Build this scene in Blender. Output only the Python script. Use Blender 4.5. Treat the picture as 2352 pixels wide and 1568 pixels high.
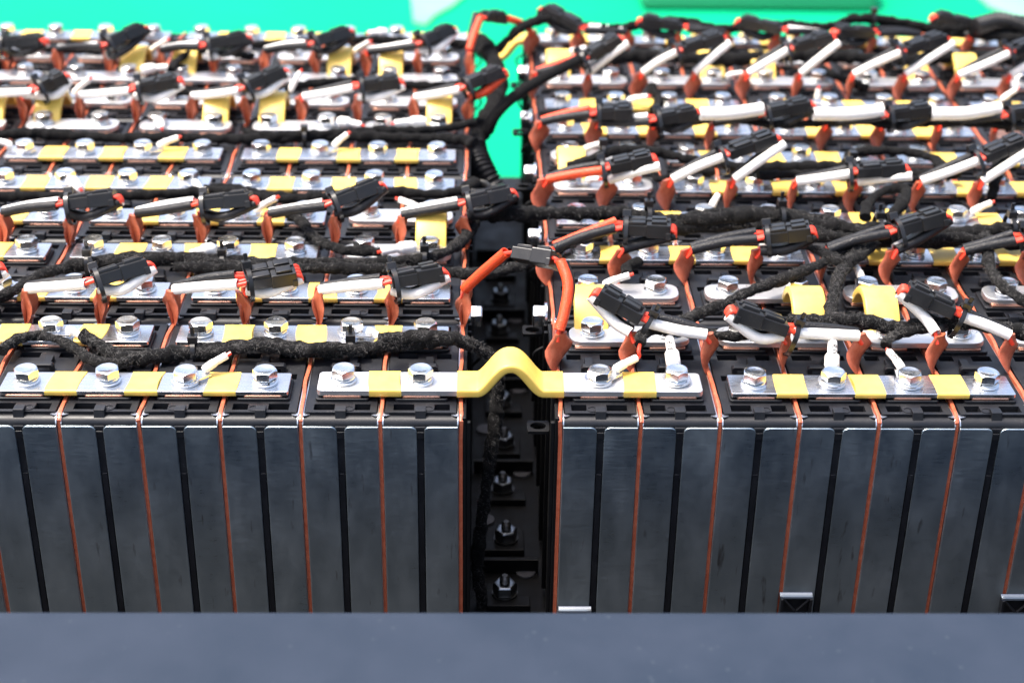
import bpy, bmesh, math, random
from mathutils import Vector, Matrix, noise

random.seed(7)
for o in list(bpy.data.objects):
    bpy.data.objects.remove(o)
SC = bpy.context.scene
COL = SC.collection
R = math.radians

# ------------------------------------------------------------------ camera
CAM = Vector((-0.014866, -0.625384, 0.370359))
CX = Vector((0.999767, -0.016559, 0.013847))
CU = Vector((-0.004423, 0.470729, 0.882267))
CF = Vector((0.021128, 0.882123, -0.470546))
FPX = 3685.6                      # focal length in pixels of a 2352 px wide frame
cd = bpy.data.cameras.new('camera')
cd.sensor_width = 36.0
cd.lens = 36.0 * FPX / 2352.0
cd.clip_start = 0.01
cd.clip_end = 50
cd.dof.use_dof = True
cd.dof.focus_distance = 0.755
cd.dof.aperture_fstop = 9.0
cam = bpy.data.objects.new('camera', cd)
COL.objects.link(cam)
m = Matrix.Identity(4)
for i, v in enumerate((CX, CU, -CF)):
    m[0][i], m[1][i], m[2][i] = v
m.translation = CAM
cam.matrix_world = m
SC.camera = cam

# ------------------------------------------------------------------ sky and sun
SUN_EL, SUN_AZ = R(69), R(-86)     # azimuth measured from +y (away from the camera) towards +x
world = bpy.data.worlds.new('World')
SC.world = world
world.use_nodes = True
wn = world.node_tree.nodes
wl = world.node_tree.links
wn.clear()
sky = wn.new('ShaderNodeTexSky')
sky.sky_type = 'NISHITA'
sky.sun_disc = False
sky.sun_elevation = SUN_EL
sky.sun_rotation = SUN_AZ
sky.air_density = 1.0
sky.dust_density = 6.0
sky.ozone_density = 1.0
bg = wn.new('ShaderNodeBackground')
bg.inputs['Strength'].default_value = 0.15
wo = wn.new('ShaderNodeOutputWorld')
wl.new(sky.outputs[0], bg.inputs[0])
wl.new(bg.outputs[0], wo.inputs[0])
sl = bpy.data.lights.new('sun', 'SUN')
sl.energy = 2.6
sl.angle = R(12)
sl.color = (1.0, 0.95, 0.88)
sun = bpy.data.objects.new('sun', sl)
COL.objects.link(sun)
sd = Vector((math.sin(SUN_AZ) * math.cos(SUN_EL), math.cos(SUN_AZ) * math.cos(SUN_EL), math.sin(SUN_EL)))
sun.rotation_euler = sd.to_track_quat('Z', 'Y').to_euler()
SC.view_settings.view_transform = 'Standard'
SC.view_settings.look = 'None'
SC.view_settings.exposure = 1.26
SC.view_settings.gamma = 1.0
SC.view_settings.use_curve_mapping = False
SC.cycles.max_bounces = 8
SC.cycles.use_denoising = True

# ------------------------------------------------------------------ dimensions (metres)
U = 0.036            # width of one cell
G = 0.02267          # half the distance between the two end films
D = 0.095            # pitch of the cell rows
YF, YB = 0.0175, 0.0650
DEPTH = 0.0825
ZB = -0.128          # underside of the cells
ROWS = 6
SIDE = {'L': -1, 'R': 1}


def at(px, py, z):
    d = CF + CX * ((px - 1176.0) / FPX) - CU * ((py - 784.0) / FPX)
    return CAM + d * ((z - CAM.z) / d.z)


def aty(px, py, y):
    d = CF + CX * ((px - 1176.0) / FPX) - CU * ((py - 784.0) / FPX)
    return CAM + d * ((y - CAM.y) / d.y)


def pix(p):
    d = Vector(p) - CAM
    w = d.dot(CF)
    return 1176 + FPX * d.dot(CX) / w, 784 - FPX * d.dot(CU) / w


def cell_x(s, k):
    return SIDE[s] * (G + (k + 0.5) * U)


def film_x(s, j):
    return SIDE[s] * (G + j * U)


# ------------------------------------------------------------------ materials
MATS = {}


def mat(name, base, rough=0.5, metal=0.0, spec=0.5, build=None, **kw):
    mt = bpy.data.materials.new(name)
    mt.use_nodes = True
    nt = mt.node_tree
    b = nt.nodes['Principled BSDF']
    b.inputs['Base Color'].default_value = (*base, 1)
    b.inputs['Roughness'].default_value = rough
    b.inputs['Metallic'].default_value = metal
    b.inputs['Specular IOR Level'].default_value = spec
    for k, v in kw.items():
        b.inputs[k.replace('_', ' ')].default_value = v
    if build:
        build(nt, b)
    MATS[name] = mt
    return mt


def N(nt, typ, **kw):
    n = nt.nodes.new(typ)
    for k, v in kw.items():
        if k in n.inputs:
            n.inputs[k].default_value = v
        else:
            setattr(n, k, v)
    return n


def coords(nt, scale=(1, 1, 1)):
    """object coordinates shifted by a random amount per object, so copies differ"""
    tc = N(nt, 'ShaderNodeTexCoord')
    oi = N(nt, 'ShaderNodeObjectInfo')
    mu = N(nt, 'ShaderNodeMath', operation='MULTIPLY')
    mu.inputs[1].default_value = 13.7
    nt.links.new(oi.outputs['Random'], mu.inputs[0])
    ad = N(nt, 'ShaderNodeVectorMath', operation='ADD')
    nt.links.new(tc.outputs['Object'], ad.inputs[0])
    nt.links.new(mu.outputs[0], ad.inputs[1])
    mp = N(nt, 'ShaderNodeMapping')
    mp.inputs['Scale'].default_value = scale
    nt.links.new(ad.outputs[0], mp.inputs[0])
    return mp.outputs[0]


def ramp(nt, src, p0, p1, c0=(0, 0, 0, 1), c1=(1, 1, 1, 1)):
    r = N(nt, 'ShaderNodeValToRGB')
    r.color_ramp.elements[0].position = p0
    r.color_ramp.elements[1].position = p1
    r.color_ramp.elements[0].color = c0
    r.color_ramp.elements[1].color = c1
    nt.links.new(src, r.inputs[0])
    return r.outputs[0]


def mixc(nt, fac, a, b):
    mx = N(nt, 'ShaderNodeMix', data_type='RGBA')
    nt.links.new(fac, mx.inputs[0])
    for i, c in ((6, a), (7, b)):
        if isinstance(c, tuple):
            mx.inputs[i].default_value = (*c, 1)
        else:
            nt.links.new(c, mx.inputs[i])
    return mx.outputs[2]


def mapr(nt, src, lo, hi, a=0.0, b=1.0):
    n = N(nt, 'ShaderNodeMapRange')
    n.inputs[1].default_value = a
    n.inputs[2].default_value = b
    n.inputs[3].default_value = lo
    n.inputs[4].default_value = hi
    nt.links.new(src, n.inputs[0])
    return n.outputs[0]


def bump(nt, b, src, strength, dist):
    n = N(nt, 'ShaderNodeBump')
    n.inputs['Strength'].default_value = strength
    n.inputs['Distance'].default_value = dist
    nt.links.new(src, n.inputs['Height'])
    nt.links.new(n.outputs[0], b.inputs['Normal'])


def dusty(c0, dust, amount=0.012, scale=700, rlo=0.35, rhi=0.55, grain=None):
    def f(nt, b):
        v = coords(nt)
        vo = N(nt, 'ShaderNodeTexVoronoi', Scale=scale)
        nt.links.new(v, vo.inputs['Vector'])
        spots = ramp(nt, vo.outputs['Distance'], 0.0, 0.16, (1, 1, 1, 1), (0, 0, 0, 1))
        no = N(nt, 'ShaderNodeTexNoise', Scale=90, Detail=4)
        nt.links.new(v, no.inputs['Vector'])
        msk = ramp(nt, no.outputs['Fac'], 0.5, 0.72)
        mul = N(nt, 'ShaderNodeMath', operation='MULTIPLY')
        nt.links.new(spots, mul.inputs[0])
        nt.links.new(msk, mul.inputs[1])
        haze = mapr(nt, no.outputs['Fac'], 0, amount, 0.35, 0.8)
        add = N(nt, 'ShaderNodeMath', operation='ADD', use_clamp=True)
        nt.links.new(mul.outputs[0], add.inputs[0])
        nt.links.new(haze, add.inputs[1])
        nt.links.new(mixc(nt, add.outputs[0], c0, dust), b.inputs['Base Color'])
        nt.links.new(mapr(nt, no.outputs['Fac'], rlo, rhi, 0.3, 0.7), b.inputs['Roughness'])
        fine = N(nt, 'ShaderNodeTexNoise', Scale=grain or 2600, Detail=2)
        nt.links.new(v, fine.inputs['Vector'])
        bump(nt, b, fine.outputs['Fac'], 0.12, 0.0003)
    return f


def brushed(base, stain, sx, rlo, rhi, bstr=0.05):
    """metal with fine lines; sx is the mapping scale that stretches them"""
    def f(nt, b):
        v = coords(nt, sx)
        no = N(nt, 'ShaderNodeTexNoise', Scale=1.0, Detail=5, Roughness=0.65)
        nt.links.new(v, no.inputs['Vector'])
        v2 = coords(nt)
        st = N(nt, 'ShaderNodeTexNoise', Scale=45, Detail=5, Roughness=0.6)
        nt.links.new(v2, st.inputs['Vector'])
        nt.links.new(mixc(nt, ramp(nt, st.outputs['Fac'], 0.35, 0.75), base, stain), b.inputs['Base Color'])
        mx = N(nt, 'ShaderNodeMath', operation='MULTIPLY_ADD')
        mx.inputs[1].default_value = 0.5
        nt.links.new(no.outputs['Fac'], mx.inputs[0])
        half = N(nt, 'ShaderNodeMath', operation='MULTIPLY')
        half.inputs[1].default_value = 0.5
        nt.links.new(st.outputs['Fac'], half.inputs[0])
        nt.links.new(half.outputs[0], mx.inputs[2])
        nt.links.new(mapr(nt, mx.outputs[0], rlo, rhi, 0.3, 0.7), b.inputs['Roughness'])
        bump(nt, b, no.outputs['Fac'], bstr, 0.0004)
    return f


def panel_build(nt, b):
    """rolled aluminium: horizontal grain, cloudy streaks, dark smears, bright scratches"""
    v = coords(nt, (120, 120, 2600))
    no = N(nt, 'ShaderNodeTexNoise', Scale=1.0, Detail=4, Roughness=0.7)
    nt.links.new(v, no.inputs['Vector'])
    v2 = coords(nt, (1.6, 1, 0.7))
    st = N(nt, 'ShaderNodeTexNoise', Scale=38, Detail=6, Roughness=0.6)
    nt.links.new(v2, st.inputs['Vector'])
    c = mixc(nt, ramp(nt, st.outputs['Fac'], 0.34, 0.7), (0.52, 0.63, 0.71), (0.66, 0.75, 0.80))
    v3 = coords(nt, (3.0, 1, 0.55))
    sm = N(nt, 'ShaderNodeTexNoise', Scale=90, Detail=3)
    nt.links.new(v3, sm.inputs['Vector'])
    c = mixc(nt, ramp(nt, sm.outputs['Fac'], 0.66, 0.78), c, (0.25, 0.26, 0.28))
    v4 = coords(nt, (1, 1, 1))
    vo = N(nt, 'ShaderNodeTexVoronoi', Scale=330)
    nt.links.new(v4, vo.inputs['Vector'])
    c = mixc(nt, ramp(nt, vo.outputs['Distance'], 0.02, 0.075, (1, 1, 1, 1), (0, 0, 0, 1)), c, (0.85, 0.86, 0.88))
    nt.links.new(c, b.inputs['Base Color'])
    mx = N(nt, 'ShaderNodeMath', operation='ADD')
    nt.links.new(st.outputs['Fac'], mx.inputs[0])
    nt.links.new(no.outputs['Fac'], mx.inputs[1])
    nt.links.new(mapr(nt, mx.outputs[0], 0.26, 0.46, 0.7, 1.3), b.inputs['Roughness'])
    bump(nt, b, no.outputs['Fac'], 0.10, 0.0003)


def braid(c0, c1, scale=1500):
    def f(nt, b):
        v = coords(nt)
        vo = N(nt, 'ShaderNodeTexVoronoi', Scale=scale)
        nt.links.new(v, vo.inputs['Vector'])
        nt.links.new(mixc(nt, ramp(nt, vo.outputs['Distance'], 0.1, 0.8), c0, c1), b.inputs['Base Color'])
        bump(nt, b, vo.outputs['Distance'], 0.5, 0.0004)
    return f


def fleece_build(nt, b):
    v = coords(nt)
    no = N(nt, 'ShaderNodeTexNoise', Scale=1400, Detail=5, Roughness=0.7)
    nt.links.new(v, no.inputs['Vector'])
    n2 = N(nt, 'ShaderNodeTexNoise', Scale=160, Detail=3)
    nt.links.new(v, n2.inputs['Vector'])
    c = mixc(nt, ramp(nt, no.outputs['Fac'], 0.45, 0.8), (0.004, 0.004, 0.0045), (0.035, 0.034, 0.032))
    nt.links.new(mixc(nt, ramp(nt, n2.outputs['Fac'], 0.4, 0.75), c, (0.008, 0.008, 0.0085)), b.inputs['Base Color'])
    bump(nt, b, no.outputs['Fac'], 0.9, 0.0012)


def film_build(nt, b):
    v = coords(nt)
    no = N(nt, 'ShaderNodeTexNoise', Scale=260, Detail=5, Roughness=0.65)
    nt.links.new(v, no.inputs['Vector'])
    nt.links.new(mixc(nt, ramp(nt, no.outputs['Fac'], 0.35, 0.7), (0.42, 0.088, 0.040), (0.55, 0.155, 0.080)), b.inputs['Base Color'])
    wv = N(nt, 'ShaderNodeTexVoronoi', Scale=1200)
    nt.links.new(v, wv.inputs['Vector'])
    bump(nt, b, wv.outputs['Distance'], 0.35, 0.0003)


def cloth_noise(a, bb, scale=120, bs=0.1, det=5):
    def f(nt, b):
        v = coords(nt)
        no = N(nt, 'ShaderNodeTexNoise', Scale=scale, Detail=det, Roughness=0.6)
        nt.links.new(v, no.inputs['Vector'])
        nt.links.new(mixc(nt, ramp(nt, no.outputs['Fac'], 0.35, 0.7), a, bb), b.inputs['Base Color'])
        bump(nt, b, no.outputs['Fac'], bs, 0.0005)
    return f


mat('black_plastic', (0.012, 0.0125, 0.015), 0.4, build=dusty((0.0058, 0.0064, 0.0090), (0.15, 0.15, 0.15), 0.012))
mat('end_plastic', (0.004, 0.004, 0.0045), 0.5, spec=0.3, build=dusty((0.0035, 0.0035, 0.004), (0.06, 0.06, 0.06), 0.008, 700, 0.42, 0.6))
mat('connector_plastic', (0.02, 0.02, 0.021), 0.38, build=dusty((0.010, 0.010, 0.011), (0.2, 0.2, 0.19), 0.015, 900, 0.28, 0.45))
mat('panel_metal', (0.5, 0.55, 0.6), 0.32, 1.0, build=panel_build)
mat('edge_metal', (0.85, 0.86, 0.88), 0.3, 1.0)
mat('tinned', (0.83, 0.84, 0.86), 0.2, 1.0, build=brushed((0.86, 0.87, 0.89), (0.66, 0.67, 0.70), (60, 2200, 900), 0.16, 0.38))
mat('aluminium', (0.78, 0.78, 0.78), 0.36, 1.0, build=brushed((0.80, 0.80, 0.80), (0.68, 0.68, 0.68), (90, 1800, 900), 0.40, 0.54))
mat('zinc', (0.8, 0.83, 0.86), 0.2, 1.0, build=brushed((0.80, 0.84, 0.88), (0.86, 0.83, 0.76), (500, 500, 1800), 0.14, 0.30))
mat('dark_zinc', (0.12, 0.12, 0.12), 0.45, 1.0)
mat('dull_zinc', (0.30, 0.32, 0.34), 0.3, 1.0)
mat('copper', (0.9, 0.48, 0.34), 0.28, 1.0, build=brushed((0.92, 0.52, 0.38), (0.72, 0.34, 0.22), (300, 300, 900), 0.2, 0.4))
mat('yellow', (0.85, 0.56, 0.07), 0.42, build=cloth_noise((0.86, 0.60, 0.125), (0.78, 0.52, 0.095), 140, 0.14))
mat('film', (0.55, 0.14, 0.06), 0.34, build=film_build, Transmission_Weight=0.0)
mat('film_edge', (0.3, 0.06, 0.035), 0.4, build=cloth_noise((0.24, 0.042, 0.026), (0.40, 0.10, 0.065), 900, 0.4))
mat('white_sleeve', (0.83, 0.81, 0.77), 0.45, build=cloth_noise((0.88, 0.86, 0.82), (0.80, 0.77, 0.72), 300, 0.06))
mat('black_sleeve', (0.02, 0.02, 0.022), 0.42, spec=0.35, build=braid((0.004, 0.004, 0.0045), (0.014, 0.014, 0.016)))
mat('orange_sleeve', (0.9, 0.11, 0.02), 0.42, build=braid((0.66, 0.040, 0.008), (0.86, 0.095, 0.022)))
mat('red_wire', (0.78, 0.055, 0.025), 0.32)
mat('fleece', (0.012, 0.012, 0.012), 1.0, spec=0.1, build=fleece_build, Sheen_Weight=0.03, Sheen_Roughness=0.5)
mat('fibre', (0.11, 0.105, 0.10), 0.7, spec=0.3)
mat('rubber', (0.012, 0.012, 0.013), 0.4)
mat('tie', (0.012, 0.012, 0.013), 0.3)
mat('ink', (0.01, 0.01, 0.012), 0.6)
mat('mark', (0.92, 0.94, 0.96), 0.15, 1.0)
mat('green', (0.0, 0.62, 0.34), 0.8, spec=0.08, build=cloth_noise((0.0, 0.33, 0.148), (0.0, 0.40, 0.178), 2.0, 0.02))
mat('shade_green', (0.0, 0.33, 0.14), 0.5, build=cloth_noise((0.0, 0.235, 0.098), (0.0, 0.20, 0.085), 3.0, 0.02))  # the ground's green darkened, shade put into the colour
mat('pale_paint', (0.3, 0.42, 0.36), 0.8, spec=0.1, build=cloth_noise((0.20, 0.38, 0.29), (0.14, 0.36, 0.25), 6.0, 0.02))
mat('grey_plug', (0.10, 0.10, 0.11), 0.5, build=cloth_noise((0.10, 0.10, 0.11), (0.07, 0.07, 0.08), 300, 0.1))


def rim_build(nt, b):
    v = coords(nt)
    no = N(nt, 'ShaderNodeTexNoise', Scale=26, Detail=5, Roughness=0.6)
    nt.links.new(v, no.inputs['Vector'])
    c = mixc(nt, ramp(nt, no.outputs['Fac'], 0.32, 0.72), (0.016, 0.025, 0.042), (0.024, 0.034, 0.055))
    vo = N(nt, 'ShaderNodeTexVoronoi', Scale=130, Randomness=1.0)
    nt.links.new(v, vo.inputs['Vector'])
    c = mixc(nt, ramp(nt, vo.outputs['Distance'], 0.05, 0.13, (1, 1, 1, 1), (0, 0, 0, 1)), c, (0.034, 0.046, 0.064))
    nt.links.new(c, b.inputs['Base Color'])
    nt.links.new(mapr(nt, no.outputs['Fac'], 0.5, 0.7, 0.3, 0.7), b.inputs['Roughness'])
    f = N(nt, 'ShaderNodeTexNoise', Scale=900, Detail=2)
    nt.links.new(v, f.inputs['Vector'])
    bump(nt, b, f.outputs['Fac'], 0.15, 0.0005)


mat('rim_paint', (0.10, 0.12, 0.19), 0.5, spec=0.2, build=rim_build)


# ------------------------------------------------------------------ mesh builder
class MB:
    def __init__(self):
        self.v, self.f = [], []

    def add(self, vs, fs):
        o = len(self.v)
        self.v += [Vector(v) for v in vs]
        self.f += [tuple(i + o for i in f) for f in fs]
        return self

    def box(self, x0, x1, y0, y1, z0, z1):
        return self.add([(x0, y0, z0), (x1, y0, z0), (x1, y1, z0), (x0, y1, z0), (x0, y0, z1), (x1, y0, z1), (x1, y1, z1), (x0, y1, z1)],
                        [(3, 2, 1, 0), (4, 5, 6, 7), (0, 1, 5, 4), (1, 2, 6, 5), (2, 3, 7, 6), (3, 0, 4, 7)])

    def loft(self, rings, cap=True, closed=False):
        n = len(rings[0])
        vs = [p for r in rings for p in r]
        fs = []
        m_ = len(rings)
        for i in range(m_ if closed else m_ - 1):
            a, b = i * n, ((i + 1) % m_) * n
            for j in range(n):
                fs.append((a + j, a + (j + 1) % n, b + (j + 1) % n, b + j))
        if cap and not closed:
            fs.append(tuple(reversed(range(n))))
            fs.append(tuple(range((m_ - 1) * n, m_ * n)))
        return self.add(vs, fs)

    def lathe(self, prof, seg=24, org=(0, 0, 0), frame=None, cap=False):
        """profile of (radius, height) about +z, or about the third vector of a frame"""
        o = Vector(org)
        a, b, c = frame or (Vector((1, 0, 0)), Vector((0, 1, 0)), Vector((0, 0, 1)))
        rings = []
        for r, h in prof:
            rings.append([o + a * (r * math.cos(2 * math.pi * i / seg)) + b * (r * math.sin(2 * math.pi * i / seg)) + c * h for i in range(seg)])
        return self.loft(rings, cap)

    def prism(self, pts, axis, h0, h1):
        """outline in the plane across axis (0 x: (y,z), 1 y: (x,z), 2 z: (x,y))"""
        def q(p, h):
            return ((h, p[0], p[1]), (p[0], h, p[1]), (p[0], p[1], h))[axis]
        return self.loft([[q(p, h0) for p in pts], [q(p, h1) for p in pts]])

    def tube(self, pts, rad, seg=10, cap=True, sub=6, ridge=None, flat=1.0):
        P_ = smooth_path(pts, sub)
        n = len(P_)
        rings = []
        T = (P_[1] - P_[0]).normalized()
        up = Vector((0, 0, 1)) if abs(T.z) < 0.9 else Vector((1, 0, 0))
        a = T.cross(up).normalized()
        L = 0.0
        for i in range(n):
            T2 = (P_[min(i + 1, n - 1)] - P_[max(i - 1, 0)]).normalized()
            a = (a - T2 * a.dot(T2)).normalized()
            b = T2.cross(a)
            if i:
                L += (P_[i] - P_[i - 1]).length
            r = rad(i / (n - 1), L) if callable(rad) else rad
            ring = []
            for j in range(seg):
                th = 2 * math.pi * j / seg
                rr = r * (ridge(th, L) if ridge else 1.0)
                ring.append(P_[i] + a * (rr * math.cos(th)) + b * (rr * math.sin(th) * flat))
            rings.append(ring)
        self.path = P_
        return self.loft(rings, cap)

    def build(self, name, material, parent=None, loc=None, bevel=0.0, seg=2, smooth=True, angle=None):
        me = bpy.data.meshes.new(name)
        me.from_pydata([tuple(v) for v in self.v], [], self.f)
        bm = bmesh.new()
        bm.from_mesh(me)
        bmesh.ops.recalc_face_normals(bm, faces=bm.faces)
        if bevel:
            ed = [e for e in bm.edges if len(e.link_faces) == 2 and e.calc_face_angle(0) > 0.6]
            bmesh.ops.bevel(bm, geom=ed, offset=bevel, segments=seg, affect='EDGES', profile=0.5, clamp_overlap=True)
        bm.to_mesh(me)
        bm.free()
        if smooth:
            me.shade_smooth()
            me.set_sharp_from_angle(angle=R(angle if angle else (18 if bevel else 38)))
        me.materials.append(MATS[material])
        return link(name, me, parent, loc)


def link(name, data, parent=None, loc=None):
    o = bpy.data.objects.new(name, data)
    COL.objects.link(o)
    if parent:
        o.parent = parent
    if loc is not None:
        o.location = loc
    return o


def thing(name, loc=(0, 0, 0), rz=0.0):
    o = link(name, None, None, loc)
    o.empty_display_size = 0.01
    o.rotation_euler = (0, 0, rz)
    return o


def tag(o, label, cat, group=None, kind=None):
    if label:
        o['label'] = label
    if cat:
        o['category'] = cat
    if group:
        o['group'] = group
    if kind:
        o['kind'] = kind
    return o


def dup(o, parent=None):
    c = o.copy()
    COL.objects.link(c)
    c.parent = parent
    for ch in list(KIDS.get(o.name, o.children)):
        dup(ch, c)
    return c


KIDS = {}


def protos(o):
    """remember a prototype's children once, so copying does not rescan the scene"""
    KIDS[o.name] = [c for c in o.children]
    for c in o.children:
        protos(c)


def smooth_path(pts, sub):
    pts = [Vector(p) for p in pts]
    if len(pts) < 3 or sub <= 1:
        out = []
        for i in range(len(pts) - 1):
            for t in range(max(sub, 1)):
                out.append(pts[i].lerp(pts[i + 1], t / max(sub, 1)))
        return out + [pts[-1]]
    q = [pts[0] * 2 - pts[1]] + pts + [pts[-1] * 2 - pts[-2]]
    out = []
    for i in range(1, len(q) - 2):
        p0, p1, p2, p3 = q[i - 1], q[i], q[i + 1], q[i + 2]
        for t_ in range(sub):
            t = t_ / sub
            out.append(0.5 * ((2 * p1) + (p2 - p0) * t + (2 * p0 - 5 * p1 + 4 * p2 - p3) * t * t + (3 * p1 - p0 - 3 * p2 + p3) * t ** 3))
    return out + [pts[-1]]


def rrect(x0, x1, y0, y1, r, seg=4, corners=(1, 1, 1, 1)):
    """rounded rectangle, corners: bottom-left, bottom-right, top-right, top-left"""
    out = []
    for (cx, cy, a0, on, px_, py_) in ((x0 + r, y0 + r, 180, corners[0], x0, y0), (x1 - r, y0 + r, 270, corners[1], x1, y0),
                                      (x1 - r, y1 - r, 0, corners[2], x1, y1), (x0 + r, y1 - r, 90, corners[3], x0, y1)):
        if on:
            for i in range(seg + 1):
                a = R(a0 + 90 * i / seg)
                out.append((cx + r * math.cos(a), cy + r * math.sin(a)))
        else:
            out.append((px_, py_))
    return out


def plate_holes(mb, x0, x1, y0, y1, z0, z1, holes):
    xs = sorted({x0, x1, *[h[0] for h in holes], *[h[1] for h in holes]})
    ys = sorted({y0, y1, *[h[2] for h in holes], *[h[3] for h in holes]})

    def solid(i, j):
        if i < 0 or j < 0 or i >= len(xs) - 1 or j >= len(ys) - 1:
            return False
        cx, cy = (xs[i] + xs[i + 1]) / 2, (ys[j] + ys[j + 1]) / 2
        return not any(h[0] < cx < h[1] and h[2] < cy < h[3] for h in holes)
    for i in range(len(xs) - 1):
        for j in range(len(ys) - 1):
            if not solid(i, j):
                continue
            a, b, c, d = xs[i], xs[i + 1], ys[j], ys[j + 1]
            mb.add([(a, c, z1), (b, c, z1), (b, d, z1), (a, d, z1)], [(0, 1, 2, 3)])
            for (ni, nj, e) in ((i - 1, j, ((a, c), (a, d))), (i + 1, j, ((b, d), (b, c))), (i, j - 1, ((b, c), (a, c))), (i, j + 1, ((a, d), (b, d)))):
                if not solid(ni, nj):
                    (p, q_) = e
                    mb.add([(*p, z1), (*q_, z1), (*q_, z0), (*p, z0)], [(0, 1, 2, 3)])


ORD = ['', 'first', 'second', 'third', 'fourth', 'fifth', 'sixth', 'seventh', 'eighth', 'ninth', 'tenth', 'eleventh', 'twelfth', 'thirteenth', 'fourteenth', 'fifteenth']
ROWN = ['front row', 'second row', 'third row', 'fourth row', 'fifth row', 'rear row']
PACK = {'L': 'left', 'R': 'right'}


def in_view(p, mx=170):
    x, y = pix(p)
    return -mx < x < 2352 + mx


# ------------------------------------------------------------------ setting
o = MB().box(-3, 3, 0.62, 4.5, -0.34, -0.33).build('green_ground', 'green')
tag(o, 'bright green sheet spread out behind the battery packs', 'ground', kind='structure')
o = MB().box(-0.9, 0.9, -0.62, 0.60, -0.150, -0.1305).build('tray_floor', 'end_plastic')
tag(o, 'dark tray floor under the battery packs', 'floor', kind='structure')
mb = MB()
mb.prism([(-0.145, -0.1304), (-0.145, -0.0008), (-0.1455, -0.0002), (-0.147, 0.0), (-0.36, 0.0), (-0.36, -0.1304)], 0, -0.9, 0.9)
o = mb.build('tray_wall', 'rim_paint', bevel=0.0)
tag(o, 'blue grey painted tray rim across the foreground, out of focus', 'wall', kind='structure')

# ------------------------------------------------------------------ cells
W = U - 0.0022       # body width of a cell between two films
HX = W / 2


ZL = 0.0010          # top of the lid
FY = -0.0062         # front face of the panels


def both_ends(y):
    return y, DEPTH - y


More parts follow.
